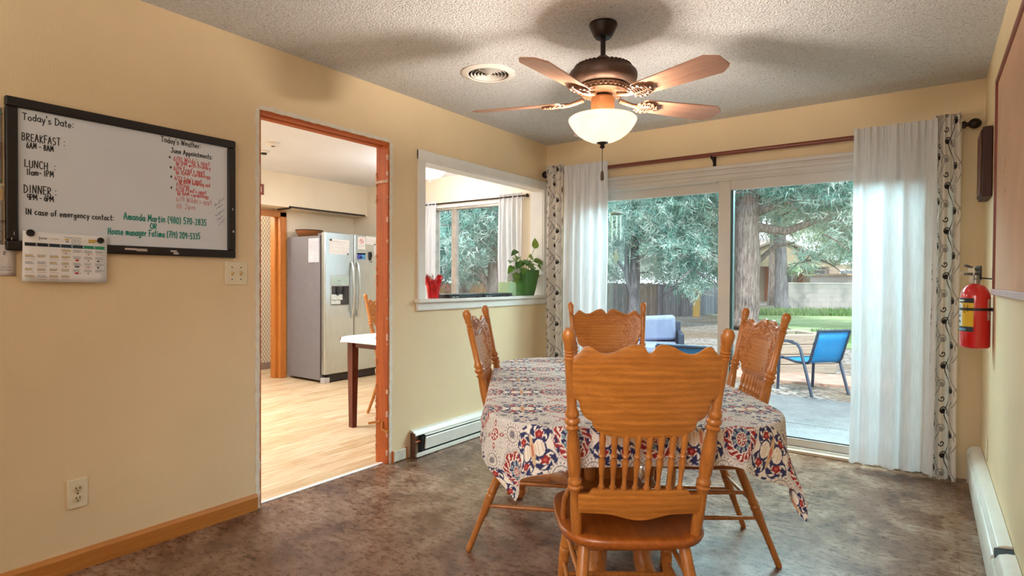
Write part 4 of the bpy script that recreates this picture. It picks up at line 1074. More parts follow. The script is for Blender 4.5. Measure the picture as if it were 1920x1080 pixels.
# ------------------------------------------------------------------ switch plate, outlets
IVORY = simple('ivory_plate', (226, 214, 184), .35, var=.05)
sw = thing('light_switch', 'ivory double toggle light switch plate between whiteboard and doorway', 'switch', (XL, 1.578, 1.236))
MB().box(0, .006, -.058, .058, -.058, .058).build('plate', IVORY, sw, bevel=.003)
for k in (-1, 1):
    MB().box(.004, .0075, k*.023-.005, k*.023+.005, -.012, .012).box(.006, .018, k*.023-.0035, k*.023+.0035, -.002, .008).build('toggle', simple('brass_toggle', (206, 176, 122), .35), sw, bevel=.001)
    mb = MB()
    for zz_ in (-.030, .030): mb.lathe([(.003, 0), (.003, .0015)], 10, T(.006, k*.023, zz_) @ R(PI/2, 'Y'))
    mb.build('screw', BRONZE, sw)
ot = thing('wall_outlet', 'ivory duplex power outlet low on the left wall above the baseboard', 'outlet', (XL, .899, .317))
MB().box(0, .006, -.036, .036, -.060, .060).build('plate', IVORY, ot, bevel=.003)
for k in (-1, 1):
    rc = MB().lathe([(.0165, 0), (.0165, .002), (.015, .0025)], 24, T(.006, 0, k*.020) @ R(PI/2, 'Y')).build('receptacle', simple('ivory_socket', (214, 198, 164), .4), ot)
    MB().box(.0085, .0092, -.008, -.005, k*.02-.002, k*.02+.008).box(.0085, .0092, .005, .008, k*.02-.002, k*.02+.008).ball((.0088, 0, k*.02-.008), (.0006, .003, .003), 8, 5).build('slot', BLACKP, rc)
MB().lathe([(.003, 0), (.003, .0015)], 10, T(.006, 0, 0) @ R(PI/2, 'Y')).build('screw', BRONZE, ot)
o2 = thing('wall_outlet', 'flat cream outlet plate on the right wall above the heater', 'outlet', (XR, 4.02, .315))
MB().box(-.006, 0, -.036, .036, -.060, .060).build('plate', IVORY, o2, bevel=.003)
for k in (-1, 1): MB().lathe([(.0165, 0), (.0165, .002), (.015, .0025)], 20, T(-.006, 0, k*.020) @ R(-PI/2, 'Y')).build('receptacle', IVORY, o2)

# ------------------------------------------------------------------ baseboard heaters
HT = simple('white_heater_enamel', (228, 224, 214), .35, var=.08, scale=7)
HDK = simple('heater_shadow', (38, 44, 44), .8)  # dark colour stands for the shade inside the heaters and at the joint
FIN = simple('aluminium_fins', (150, 150, 148), .4, .8)
def heater(name, x, sgn, y0_, y1_, hgt, label, split=None):
    t = thing(name, label, 'heater', (x, y0_, 0)); L = y1_-y0_; s = sgn
    def bx(mb, xa, xb, ya, yb, za, zb): return mb.box(min(s*xa, s*xb), max(s*xa, s*xb), ya, yb, za, zb)
    bx(MB(), .001, .006, 0, L, .01, hgt).build('back_plate', HT, t, smooth=0)
    Mx = Matrix(((s, 0, 0, 0), (0, 0, 1, 0), (0, 1, 0, 0), (0, 0, 0, 1)))
    MB().prism([(.001, hgt), (.030, hgt-.006), (.052, hgt-.030), (.052, hgt-.036), (.028, hgt-.012), (.001, hgt-.006)], 0, L, Mx).build('hood', HT, t, smooth=0)
    MB().prism([(.034, hgt-.030), (.060, hgt-.046), (.060, hgt-.049), (.034, hgt-.034)], .09, L, Mx).build('damper', HT, t, smooth=0)
    MB().prism([(.050, .048), (.058, .045), (.066, hgt-.062), (.062, hgt-.056), (.058, hgt-.060)], .09, L, Mx).build('front_panel', HT, t, smooth=0)
    MB().prism([(.001, .006), (.060, .006), (.060, .030), (.055, .032), (.052, .012), (.001, .012)], .01, L, Mx).build('bottom_channel', HT, t, smooth=0)
    bx(MB(), .007, .048, .07, L, .02, hgt-.05).build('fin_core', HDK, t, smooth=0)
    return t
hl = heater('baseboard_heater', XL, 1, 2.80, 4.40, .185, 'white baseboard heater with open end on the left wall under the pass-through')
MB().box(.002, .050, 0, .003, 0, .165).build('end_bracket', simple('rusty_brown_bracket', (92, 62, 44), .7, var=.3), hl)
MB().tube([(.025, .01, .10), (.025, .09, .10)], .011, 10).build('pipe', simple('copper_pipe', (150, 84, 52), .35, .8), hl)
hr = thing('baseboard_heater', 'long white baseboard heater along the right wall below the board', 'heater', (XR, 1.2, 0))
Mx = Matrix(((-1, 0, 0, 0), (0, 0, 1, 0), (0, 1, 0, 0), (0, 0, 0, 1)))
MB().prism([(.001, .232), (.024, .230), (.046, .222), (.058, .200), (.060, .196), (.001, .196)], 1.62, 3.22, Mx).build('hood', HT, hr, bevel=.003)
MB().prism([(.001, .01), (.052, .01), (.064, .03), (.066, .176), (.060, .186), (.001, .186)], 1.62, 3.215, Mx).build('front_panel', HT, hr, bevel=.004)
MB().prism([(.001, .236), (.026, .234), (.050, .225), (.064, .200), (.064, .19), (.001, .19)], 0, 1.53, Mx).build('hood', HT, hr, bevel=.003)
MB().prism([(.001, .012), (.056, .012), (.068, .03), (.070, .16), (.064, .182), (.001, .182)], 0, 1.60, Mx).build('front_panel', HT, hr, bevel=.004)
MB().prism([(.001, .19), (.056, .19), (.056, .215), (.001, .222)], 1.53, 1.62, Mx).build('joint_gap', HDK, hr)
MB().prism([(.001, .005), (.067, .005), (.067, .20), (.05, .226), (.001, .234)], 3.215, 3.228, Mx).build('end_cap', HT, hr, bevel=.003)

# ------------------------------------------------------------------ right wall: board, plaque, extinguisher
bb = thing('bulletin_board', 'tan bulletin board in a thin red-brown frame on the right wall', 'bulletin board', (XR, 2.72, 1.67))
FRB = wood('cherry_frame', (150, 66, 42), (104, 40, 26), 'z', .4)
L, Hh = .925, .515
MB().box(-.008, -.0005, -1.2, L-.01, -Hh+.01, Hh-.01).build('cork_panel', simple('tan_board_fabric', (206, 164, 134), .8, var=.06, scale=5, bump=.15, bscale=120), bb, smooth=0)
MB().box(-.018, -.0005, -1.2, L, Hh-.022, Hh).build('frame_rail', FRB, bb, bevel=.003)
MB().box(-.018, -.0005, L-.022, L, -Hh, Hh-.0222).build('frame_stile', FRB, bb, bevel=.003)
MB().box(-.022, -.0005, -1.2, L, -Hh-.004, -Hh+.024).build('tray_rail', simple('mauve_aluminium_rail', (190, 160, 156), .4, .3), bb, bevel=.003)  # mauve tone stands for the reflection on the bottom of the frame
mb = MB()
for (y_, z_, a, b) in ((.52, .05, .006, .02), (.56, .02, .005, .012), (.50, -.07, .004, .008), (.36, .16, .004, .006)): mb.box(-.0086, -.008, y_-a, y_+a, z_-b, z_+b)
mb.build('scuff_mark', simple('ochre_scuff', (176, 130, 76), .8), bb)
pq = thing('wall_plaque', 'dark reddish-brown wooden plaque box on the right wall above the fire extinguisher', 'plaque', (XR, 4.09, 1.85))
PW = wood('dark_cherry_plaque', (74, 32, 26), (38, 16, 14), 'z', .6, coat=0)
MB().box(-.045, -.001, -.14, .14, -.185, .185).build('backboard', PW, pq, bevel=.006)
MB().box(-.052, -.045, -.125, .125, -.17, .17).build('front_plate', wood('brown_plaque_front', (112, 66, 44), (74, 40, 26), 'z', .7, coat=0), pq, bevel=.003)

EX = .196; EY = 3.80
fe = thing('fire_extinguisher', 'red fire extinguisher with black strap hung on the right wall by the curtain', 'fire extinguisher', (EX, EY, .875))
RED = simple('glossy_red_enamel', (206, 22, 26), .16, var=.05, Coat_Weight=.6)
MB().lathe([(.050, 0), (.060, .004), (.063, .012), (.063, .255), (.061, .275), (.054, .297), (.042, .315), (.026, .326), (.017, .330)], 36).build('cylinder', RED, fe, smooth=50)
MB().lathe([(.0645, .192), (.0655, .193), (.0655, .204), (.0645, .205)], 36, caps=False).box(.055, .072, -.01, .01, .190, .207).build('strap', BLACKP, fe, solid=.001)
MB().lathe([(.020, .326), (.020, .350), (.014, .354), (.014, .372)], 18).build('valve', simple('nickel_valve', (150, 146, 138), .3, .8), fe)
mb = MB()
Mh = R(math.radians(228), 'Z')
mb.box(-.022, .062, -.011, .011, .372, .384, Mh); mb.box(-.02, .070, -.010, .010, 0, .009, Mh @ T(0, 0, .398) @ R(-.28, 'Y'))
mb.box(-.026, -.012, -.012, .012, .346, .420, Mh)
mb.build('handle', simple('grey_steel_lever', (84, 82, 80), .4, .5), fe, bevel=.002)
MB().lathe([(.013, 0), (.013, .010), (.011, .012)], 16, T(0, 0, .358) @ R(math.radians(190), 'Z') @ T(.012, 0, 0) @ R(PI/2, 'Y')).build('gauge', STEEL, fe)
MB().tube([(math.cos(a)*.013-.05, -.03+math.sin(a)*.004, .382+math.sin(a)*.013) for a in np.linspace(0, 6.28, 14)[:-1]], .0014, 5, closed=True).build('pull_pin', STEEL, fe)
MB().box(-.028, -.010, -.028, -.026, .335, .368).box(-.032, -.006, -.030, -.0275, .372, .412).build('hang_tag', simple('paper_tag', (216, 210, 198), .7), fe)
mb = MB()
mb.tube([(0, .0, .360), (.035, .006, .356), (.064, .01, .353), (.069, .012, .353), (.0695, .012, .375), (.0695, .012, .405)], .0035, 7)
mb.box(.066, .0715, .0, .024, .33, .41)
mb.build('wall_hook', simple('black_wire_hook', (30, 28, 28), .4, .4), fe)
# wrap-around label, printed on a curved sheet
def wrap(a0, a1, z0_, z1_, r_, name, mat, par, bands):
    mb = MB(); n = 12
    for (u0, u1, v0, v1, c, k) in bands:
        P = []
        for j in range(2):
            zz_ = z0_+(z1_-z0_)*(v0, v1)[j]
            P.append([((r_+k)*math.cos(math.radians(a0+(a1-a0)*(u0+(u1-u0)*i/n))), (r_+k)*math.sin(math.radians(a0+(a1-a0)*(u0+(u1-u0)*i/n))), zz_) for i in range(n+1)])
        mb.cur = lin(c); mb.grid(P)
    return mb.build(name, mat, par, smooth=60, colors=True)
YE, NV, WH = (222, 178, 40), (36, 40, 48), (216, 212, 206)
bands = [(0, 1, 0, 1, YE, 0), (0, 1, .86, 1, NV, .0003), (0, 1, 0, .15, (40, 58, 66), .0003), (.05, .52, .17, .84, WH, .0003)]
rb = random.Random(6)
for k in range(13):
    v = .20+k*.048; bands.append((.1, .1+rb.uniform(.2, .38), v, v+.022, (120, 124, 140), .0005))
for (u, v, w, h, c) in ((.16, .27, .26, .06, (44, 48, 66)), (.16, .42, .26, .09, (60, 78, 120)), (.16, .64, .3, .06, (70, 74, 90)), (.6, .55, .06, .25, (150, 110, 24)), (.74, .6, .06, .2, (150, 110, 24)), (.12, .9, .5, .05, WH), (.2, .03, .5, .06, (96, 150, 180))): bands.append((u, u+w, v, v+h, c, .0007))
wrap(160, 262, .085, .255, .0636, 'instruction_label', PRINT, fe, bands)
b2 = [(0, 1, 0, 1, WH, 0)]+[(.2, .8, .06+.07*k, .10+.07*k, (180, 60, 60), .0003) for k in range(13)]
wrap(318, 338, .145, .25, .0636, 'side_label', PRINT, fe, b2)
# ------------------------------------------------------------------ things on the pass-through sill
SZ = pz0+.0125
LAPD = simple('black_laptop_shell', (30, 36, 38), .35, .2)
def laptop(y0_, y1_, label):
    t = thing('laptop', label, 'laptop', (-2.912, (y0_+y1_)/2, SZ), 0, 'closed laptops on the sill'); h = (y1_-y0_)/2
    MB().box(-.085, .083, -h, h, .003, .016).build('base', LAPD, t, bevel=.003)
    MB().box(-.085, .083, -h, h, .0175, .028).build('lid', simple('graphite_lid', (66, 72, 74), .3, .5), t, bevel=.003)
    MB().box(.0832, .0842, -h+.03, -h+.06, .005, .009).box(.0832, .0842, -h+.075, -h+.10, .005, .009).build('port', STEEL, t)
    MB().box(-.07, -.05, -h+.03, -h+.05, 0, .004).box(.05, .07, -h+.03, -h+.05, 0, .004).box(-.07, -.05, h-.05, h-.03, 0, .004).box(.05, .07, h-.05, h-.03, 0, .004).build('rubber_foot', BLACKP, t)
laptop(3.165, 3.56, 'closed black laptop lying on the sill beside the red bag')
laptop(3.568, 3.955, 'closed black laptop lying on the sill beside the tissue box')
tx = thing('tissue_box', 'pale green cube tissue box with a tissue pulled out beside the green pot', 'tissue box', (-2.94, 4.030, SZ))
MB().box(-.055, .055, -.055, .055, 0, .118).build('carton', simple('pale_green_card', (176, 206, 160), .55), tx, bevel=.003)
TIS = simple('white_tissue', (238, 234, 230), .9, bump=.3, bscale=60)
P = []
for i in range(12):
    a = i/11; row = []
    for j in range(10):
        b = j/9-.5
        row.append((.012*math.sin(b*9+a*2)*(1-.3*a)+.055*a, b*(.03+.13*min(1, a*1.6))+.085*a*a+.02*a, .112+.115*a*(1-.30*abs(b+.2))-.085*a*b))
    P.append(row)
MB().grid(P).build('tissue', TIS, tx, smooth=80, solid=.001)
pp = thing('potted_plant', 'trailing leafy plant in a square green pot at the right end of the sill', 'plant', (-2.915, 4.262, SZ))
GP = simple('glossy_green_pot', (70, 118, 54), .3, var=.05)
def sq(h, k=6, r=.25):
    o = []
    for i in range(32):
        a = 2*PI*i/32; c, s_ = math.cos(a), math.sin(a); o.append((math.copysign(abs(c)**r, c)*h, math.copysign(abs(s_)**r, s_)*h*1.35))
    return o
rows = []
for h, z in ((0, 0), (.052, 0), (.058, .004), (.068, .06), (.077, .12), (.080, .155), (.0845, .158), (.088, .222), (.0885, .226), (.083, .226), (.078, .19), (.0, .19)):
    rows.append([(x, y, z) for x, y in sq(h)])
MB().grid(rows, True).build('pot', GP, pp, smooth=40)
MB().prism(sq(.077), .186, .196).build('soil', simple('dark_soil', (56, 40, 30), .95, bump=.6, bscale=60), pp)
def leaf_mb(mb, p, d, up, L, Wd):
    d = Vector(d).normalized(); up = Vector(up); s_ = d.cross(up).normalized(); n = s_.cross(d).normalized(); p = Vector(p)
    prof = [(0, .0), (.06, .55), (.2, .95), (.4, 1), (.62, .78), (.82, .42), (1, 0)]
    vs, fs = [], []
    for t_, w_ in prof:
        c = p+d*(L*t_)-n*(.25*L*t_*t_); e = Wd/2*w_
        vs += [c-s_*e+n*(.12*e*2), c-n*.002, c+s_*e+n*(.12*e*2)]
    for i in range(len(prof)-1):
        a = 3*i; fs += [(a, a+1, a+4, a+3), (a+1, a+2, a+5, a+4)]
    mb.add(vs, fs)
LEAF = [simple('plant_leaf_green', (92, 132, 44), .35, var=.35, scale=30), simple('plant_leaf_dark', (58, 106, 40), .35, var=.3, scale=30), simple('plant_leaf_lime', (140, 172, 70), .4, var=.2, scale=30)]
rl = random.Random(12)
stems = [((-.02, -.03), (-.0, -.20, .30)), ((0, -.03), (.02, -.15, .34)), ((.02, -.02), (.03, -.22, .25)), ((.01, -.04), (.05, -.16, .29)), ((0, -.05), (.04, -.19, .20)), ((-.01, 0), (.04, -.09, .30)), ((.0, .0), (.05, -.04, .31)), ((.01, .02), (.05, .02, .29)), ((0, .03), (.05, .07, .30)), ((.0, .04), (.03, .12, .31)), ((.01, .05), (.04, .14, .27)), ((0, .05), (.02, .12, .42)), ((-.01, -.01), (.0, -.12, .39)), ((0, .02), (-.03, .10, .35)), ((-.02, 0), (-.06, -.05, .33)), ((.02, .0), (.07, .0, .25)), ((-.02, .02), (-.05, .05, .30)), ((.02, -.05), (.06, -.11, .24))]
for i, ((sx, sy), tip) in enumerate(stems):
    a = Vector((sx, sy, .19)); b = Vector(tip); m = (a+b)/2+Vector((0, 0, .05))
    st = MB().tube([a, a.lerp(m, .6)+Vector((0, 0, .01)), m, m.lerp(b, .6), b], .0022, 5).build('stem', LEAF[0], pp)
    mb = MB(); dd = Vector((rl.uniform(.1, .7), (-1 if tip[1] < .05 else 1)*rl.uniform(.4, 1), rl.uniform(-.5, .25)))
    if i in (11,): dd = Vector((.1, .15, 1))
    if i == 4: dd = Vector((.2, -.25, -1))
    leaf_mb(mb, b, dd, (.8+.4*rl.uniform(-1, 1), -.6+.4*rl.uniform(-1, 1), .8), rl.uniform(.085, .115), rl.uniform(.056, .072))
    mb.build('leaf', LEAF[1 if i % 3 == 0 else (2 if i in (10, 11, 13) else 0)], st, smooth=60, solid=.0008)
rbag = thing('foil_gift_bag', 'red foil gift bag with ragged top at the left end of the sill', 'gift bag', (-2.912, 3.085, SZ))
rows = []; n = 28
for h, z, j in ((.0, .001, 0), (.040, .001, 0), (.043, .03, 0), (.050, .09, .002), (.056, .12, .006), (.066, .15, .022)):
    rows.append([((h+.010*math.sin(7*2*PI*i/n)*(z > .1)*1.0)*math.cos(2*PI*i/n), (h+.010*math.sin(7*2*PI*i/n)*(z > .1))*math.sin(2*PI*i/n), z+j*math.cos(4*2*PI*i/n+.6)) for i in range(n)])
MB().grid(rows, True).build('foil', simple('red_foil', (206, 30, 34), .28, .15, var=.25, scale=25), rbag, smooth=30, solid=.001)
mb = MB(); rb = random.Random(3)
for k in range(9):
    a = rb.uniform(0, 6.28); mb.tube([(0, 0, .11), (.03*math.cos(a), .03*math.sin(a), .155), (.05*math.cos(a), .05*math.sin(a), .165+rb.uniform(-.01, .02)), (.06*math.cos(a+.3), .06*math.sin(a+.3), .15)], .003, 5)
mb.build('paper_shred', simple('white_shred', (232, 226, 222), .8), rbag)
mb = MB()
for k in range(4): mb.tube([(.03, .05, .10-.01*k), (.035, .085+.01*k, .10), (.03, .115+.008*k, .075), (.035, .13, .09-.02*k), (.03, .10, .06)], .0016, 5)
mb.build('ribbon_curl', simple('pink_ribbon', (222, 160, 156), .4), rbag)
can = thing('spray_can', 'slim blue and orange can behind the casing at the far left of the sill', 'can', (-2.935, 2.985, SZ))
MB().lathe([(.024, 0), (.026, .004), (.026, .03)], 20).build('can_base', simple('blue_can_paint', (30, 56, 150), .3), can)
MB().lathe([(.026, .03), (.026, .15)], 20, caps=False).build('can_body', simple('orange_can_paint', (232, 152, 60), .35, var=.2, scale=30), can)
MB().lathe([(.026, .15), (.025, .17), (.016, .185), (.014, .20), (.013, .232), (.006, .236)], 20).build('cap', simple('blue_can_cap', (36, 60, 146), .35), can)

# ------------------------------------------------------------------ kitchen
def steel_mat(name, c, rough):
    t = NT(name); v = t.coords('Object', (300, 300, 1.5)); n = t.noise(v, 3, 3)
    rr = t.ramp(n, [(.3, (rough*.8,)*3), (.7, (rough*1.2,)*3)])
    return t.end(t.pbr(lin(c), rr, .85, t.bump(n, .02, .001)))
SS = steel_mat('brushed_stainless', (196, 206, 208), .30)
FG = simple('grey_cabinet_paint', (134, 132, 138), .45, .25, var=.05, bump=.06, bscale=400)
fr = thing('refrigerator', 'stainless side-by-side refrigerator with grey side in the kitchen', 'refrigerator', (-5.642, 4.168, 0))
FW, FD, FH = .915, .72, 1.715
MB().box(-FD, -.085, 0, FW, .03, FH).build('cabinet', FG, fr, bevel=.005)
MB().box(-.085, -.066, .008, FW-.008, .10, FH).build('door_gasket', simple('dark_gasket', (58, 44, 44), .6), fr)
MB().box(-.10, -.03, .06, FW-.06, .012, .095).build('toe_grille', simple('dark_grille', (44, 38, 38), .6, bump=.8, bscale=90), fr)
for ya, yb in ((.006, .085), (FW-.08, FW-.006)): MB().box(-.085, -.012, ya, yb, .0, .062).build('foot_cover', simple('light_grey_plastic', (186, 184, 184), .5), fr, bevel=.004)
MB().box(-.14, -.05, .012, .07, FH, FH+.026).build('hinge_cover', FG, fr, bevel=.004)
d1 = MB().box(-.066, 0, .004, .424, .10, FH+.04).build('door', SS, fr, bevel=.012, seg=3)
d2_ = MB().box(-.066, 0, .431, FW-.002, .10, FH+.04).build('door', SS, fr, bevel=.012, seg=3)
for dpar, y in ((d1, .383), (d2_, .470)):
    MB().tube([(-.005, y, 1.425), (.022, y, 1.40), (.042, y, 1.30), (.054, y, 1.09), (.042, y, .87), (.022, y, .775), (-.005, y, .75)], [.013, .014, .0155, .016, .0155, .014, .013], 12).build('door_handle', SS, dpar, smooth=60)
dp = MB().box(-.001, .006, .085, .352, .895, 1.255).build('dispenser_bezel', simple('silver_bezel', (186, 190, 188), .35, .5), d1, bevel=.002)
MB().box(.004, .0085, .095, .342, 1.14, 1.245).build('control_panel', simple('pale_control_panel', (176, 200, 194), .3), dp, bevel=.001)
MB().box(.004, .0082, .095, .342, .905, 1.128).build('dispenser_recess', simple('dark_recess', (56, 54, 56), .4, var=.6, scale=30), dp)
for ya in (.16, .25): MB().box(.008, .020, ya, ya+.03, 1.02, 1.12).build('dispenser_paddle', BLACKP, dp)
MB().box(.0085, .0092, .17, .22, 1.185, 1.191).build('panel_mark', simple('grey_mark', (120, 134, 130), .5), dp)
UXn = (0, 1, 0)
def fpaper(name, x, y0_, z0_, w, h, label, cat, deco=None, rot=0, c=(234, 234, 234)):
    t = thing(name, label, cat, (x, y0_+w/2, z0_+h/2)); t.rotation_euler = (rot, 0, 0)
    MB().box(0, .0012, -w/2, w/2, -h/2, h/2).build('sheet', simple(name+'_stock', c, .7, var=.03), t)
    if deco:
        d = Decal((.0014, -w/2, -h/2), UXn, UV_, UN); deco(d, w, h); d.build('printing', t)
    return t
FXF = -5.642+.0012
def gridcal(d, w, h):
    d.squiggle(.02, w*.9, h-.03, .008, 0, (150, 150, 150), 1)
    for i in range(8): d.rect(.012+(w-.024)*i/7-.0006, .012, .012+(w-.024)*i/7+.0006, h-.045, (172, 172, 176))
    for i in range(6): d.rect(.012, .012+(h-.057)*i/5-.0006, w-.012, .012+(h-.057)*i/5+.0006, (172, 172, 176))
    for k in range(20): d.squiggle(.016+(k % 7)*(w-.024)/7, .016+(k % 7)*(w-.024)/7+.02, .03+(k//7)*.045, .004, 0, (160, 160, 164), k)
fpaper('calendar_page', FXF, 4.232, 1.500, .285, .175, 'white printed month calendar on the freezer door', 'calendar', gridcal, rot=-.02)
def nosmoke(d, w, h):
    for i in range(24):
        a, b = 2*PI*i/24, 2*PI*(i+1)/24
        d.poly([(w/2+.032*math.cos(a), h-.05+.032*math.sin(a)), (w/2+.032*math.cos(b), h-.05+.032*math.sin(b)), (w/2+.026*math.cos(b), h-.05+.026*math.sin(b)), (w/2+.026*math.cos(a), h-.05+.026*math.sin(a))], (206, 50, 50))
    d.line([(w/2-.022, h-.028), (w/2+.022, h-.072)], .006, (206, 50, 50)); d.rect(w/2-.02, h-.053, w/2+.018, h-.047, (60, 60, 60))
    d.squiggle(.015, w-.015, .05, .006, 0, (150, 150, 150), 3); d.squiggle(.015, w-.02, .03, .006, 0, (150, 150, 150), 4)
fpaper('notice_sheet', FXF, 4.648, 1.575, .115, .15, 'white notice with red crossed circle on the refrigerator door', 'notice', nosmoke)
def lines(d, w, h):
    for k in range(int(h/.02)-1): d.squiggle(.01, w-.012, .014+k*.02, .006, 0, (160, 160, 166), k+20)
fpaper('notice_sheet', FXF, 4.770, 1.640, .16, .095, 'wide white note at the top of the refrigerator door', 'notice', lines, rot=-.05)
fpaper('notice_sheet', FXF, 4.90, 1.50, .06, .15, 'narrow white note at the right edge of the refrigerator door', 'notice', lines)
def card(d, w, h):
    d.rect(0, 0, w*.5, h, (70, 84, 176)); d.rect(w*.5, 0, w, h, (80, 150, 208)); d.rect(0, h*.8, w, h, (92, 60, 150)); d.squiggle(.01, w-.02, h*.84, .008, 0, (236, 236, 244), 2)
    d.rect(w*.3, h*.25, w*.6, h*.42, (226, 226, 240)); d.squiggle(.01, w-.02, .012, .006, 0, (206, 226, 240), 5)
fpaper('promo_card', FXF, 4.640, 1.452, .125, .075, 'small purple and blue printed card on the refrigerator door', 'card', card, c=(90, 90, 180))
side = thing('side_notice', 'white sheet taped to the grey side of the refrigerator', 'notice', (-5.84, 4.1665, 1.545))
MB().box(-.10, .10, -.0014, 0, -.14, .14).build('sheet', simple('pale_side_sheet', (214, 216, 226), .7), side)
d = Decal((-.10, -.0016, -.14), (1, 0, 0), UV_, (0, -1, 0)); lines(d, .2, .26); d.build('printing', side)
def mag(y, z, r_, c, lab):
    o = MB().lathe([(r_, 0), (r_, .006), (r_*.8, .009)], 16, R(PI/2, 'Y')).build('round_magnet', simple('magnet_enamel', c, .4)); o.location = (FXF+.0035, y, z); tag(o, lab, 'magnet')
mag(4.252, 1.665, .013, (50, 66, 46), 'dark green magnet at the top left of the freezer calendar page')
mag(4.495, 1.508, .011, (96, 104, 110), 'grey magnet at the bottom right of the freezer calendar page')
mag(4.855, 1.425, .007, (40, 44, 52), 'tiny dark magnet below the black clip on the refrigerator door')
ck = thing('magnetic_clip', 'black magnetic clip on the refrigerator door', 'clip', (FXF+.001, 4.835, 1.495))
MB().prism([(-.022, .05), (.016, .055), (.026, .01), (.010, -.05), (-.006, -.055), (-.018, -.01)], 0, .016, R(PI/2, 'Z') @ R(PI/2, 'X')).build('clip_body', BLACKP, ck, bevel=.004)
mt = thing('dispenser_note', 'crumpled white note stuck in the refrigerator water dispenser', 'note', (-5.642+.010, 4.325, .985))
MB().box(0, .0012, -.07, .09, -.02, .045).box(0, .002, -.07, .06, -.07, -.025).build('note_sheet', simple('note_stock', (206, 216, 216), .7, var=.15, scale=30), mt)
bk = thing('woven_basket', 'brown woven basket with dark diamond pattern on top of the refrigerator', 'basket', (-6.20, 4.36, FH+.0005))
def basket_mat():
    t = NT('diamond_weave'); v = t.coords()
    sx = t.n('SeparateXYZ', Vector=v); an = t.math('ARCTAN2', sx.outputs[1], sx.outputs[0]); z_ = sx.outputs[2]
    a = t.math('ABSOLUTE', t.math('SUBTRACT', t.math('FRACT', t.math('MULTIPLY', an, 1.75)), .5)); b = t.math('ABSOLUTE', t.math('MULTIPLY', t.math('SUBTRACT', z_, .036), 14.0))
    dmd = t.math('FRACT', t.math('MULTIPLY', t.math('ADD', a, b), 4.2))
    col = t.mix(t.math('LESS_THAN', dmd, .42), lin((196, 120, 60)), lin((40, 20, 14)))
    w = t.n('TexWave', {'bands_direction': 'Z'}, Vector=v, Scale=60.0).outputs['Fac']
    return t.end(t.pbr(col, .7, 0, t.bump(w, .5, .004)))
BM = basket_mat()
MB().lathe([(.001, 0), (.10, 0), (.125, .012), (.158, .078), (.160, .088), (.150, .088), (.118, .018), (.09, .008), (.001, .008)], 32).build('bowl', BM, bk, smooth=60)
MB().tube([(.157*math.cos(a), .157*math.sin(a), .087) for a in np.linspace(0, 2*PI, 33)[:-1]], .006, 6, closed=True).build('rim', simple('dark_rim', (66, 38, 26), .7), bk)
kt = thing('kitchen_table', 'small kitchen table with dark mahogany legs and white covering', 'table', (-3.48, 3.62, 0))
MAH = wood('dark_mahogany', (112, 38, 26), (64, 18, 14), 'z', .25)
MB().prism([(x, y) for x, y in rrect(.42, .64, .10)], .715, .737).build('tabletop', MAH, kt)
MB().box(-.34, .34, -.54, -.515, .655, .715).box(-.34, .34, .515, .54, .655, .715).box(-.345, -.32, -.53, .53, .655, .715).box(.32, .345, -.53, .53, .655, .715).build('apron', MAH, kt)
for sx in (-1, 1):
    for sy in (-1, 1):
        x, y = sx*.335, sy*.525
        rows = [[(x+a*w, y+b*w, z) for a, b in ((-1, -1), (1, -1), (1, 1), (-1, 1))] for w, z in ((0, 0), (.022, 0), (.031, .60), (.031, .715), (0, .715))]
        MB().grid(rows, True).build('leg', MAH, kt, smooth=0)
mb = MB(); rows = []
for k, z in ((0, .742), (.9, .742), (.99, .742), (1.012, .737), (1.018, .728), (1.020, .700)):
    rows.append([(x*k, y*k, z+(.012*math.sin(9*math.atan2(y, x)) if z < .71 else 0)) for x, y in rrect(.425, .645, .16)])
o = mb.grid(rows, True).build('white_tablecloth', simple('white_vinyl_cloth', (238, 240, 246), .35, var=.03), smooth=60)
o.location = (-3.48, 3.62, 0); tag(o, 'plain white cloth on the kitchen table', 'tablecloth')
kl = thing('kitchen_ceiling_light', 'white glass bowl ceiling light in the kitchen seen through the pass-through', 'ceiling light', (-4.27, 4.464, H))
MB().lathe([(.06, 0), (.062, -.02), (.02, -.03), (.016, -.06)], 24).build('ceiling_plate', BRONZE, kl)
KB = NT('lit_white_bowl'); KB = KB.end(KB.n('Emission', Color=(1, .95, .88, 1), Strength=3.2).outputs[0])
MB().lathe([(.165, -.072), (.168, -.08), (.155, -.11), (.12, -.145), (.07, -.168), (.01, -.176)], 36, caps=False).build('glass_bowl', KB, kl, smooth=60)
MB().lathe([(.02, -.172), (.018, -.182), (.007, -.19), (.010, -.197), (.004, -.205)], 14).build('finial', simple('brass_finial', (176, 136, 84), .35, .7), kl)
MB().tube([(0, 0, -.06), (0, 0, -.172)], .006, 8).build('rod', BRONZE, kl)
sd_ = thing('smoke_detector', 'round white ceiling detector in the kitchen', 'smoke detector', (-4.842, 3.026, H))
MB().lathe([(.062, 0), (.064, -.012), (.058, -.024), (.03, -.03), (.001, -.031)], 28).build('body', simple('white_plastic', (228, 224, 222), .5), sd_); MB().ball((0, 0, -.032), (.018, .018, .004)).build('sensor_dot', BLACKP, sd_)
sp = thing('ceiling_sprinkler', 'small dark ceiling fixture beside the kitchen doorway edge', 'ceiling fixture', (-5.22, 3.165, H))  # small dark ceiling sensor
MB().lathe([(.05, 0), (.052, -.01), (.03, -.02)], 24).build('plate', simple('white_escutcheon', (226, 222, 220), .5), sp); MB().lathe([(.028, -.012), (.03, -.03), (.02, -.036), (.001, -.037)], 20).build('lens', BLACKP, sp)
sg = thing('wall_sign', 'small brown framed sign on the kitchen bulkhead above the door', 'sign', (-6.12, 3.64, 2.215))
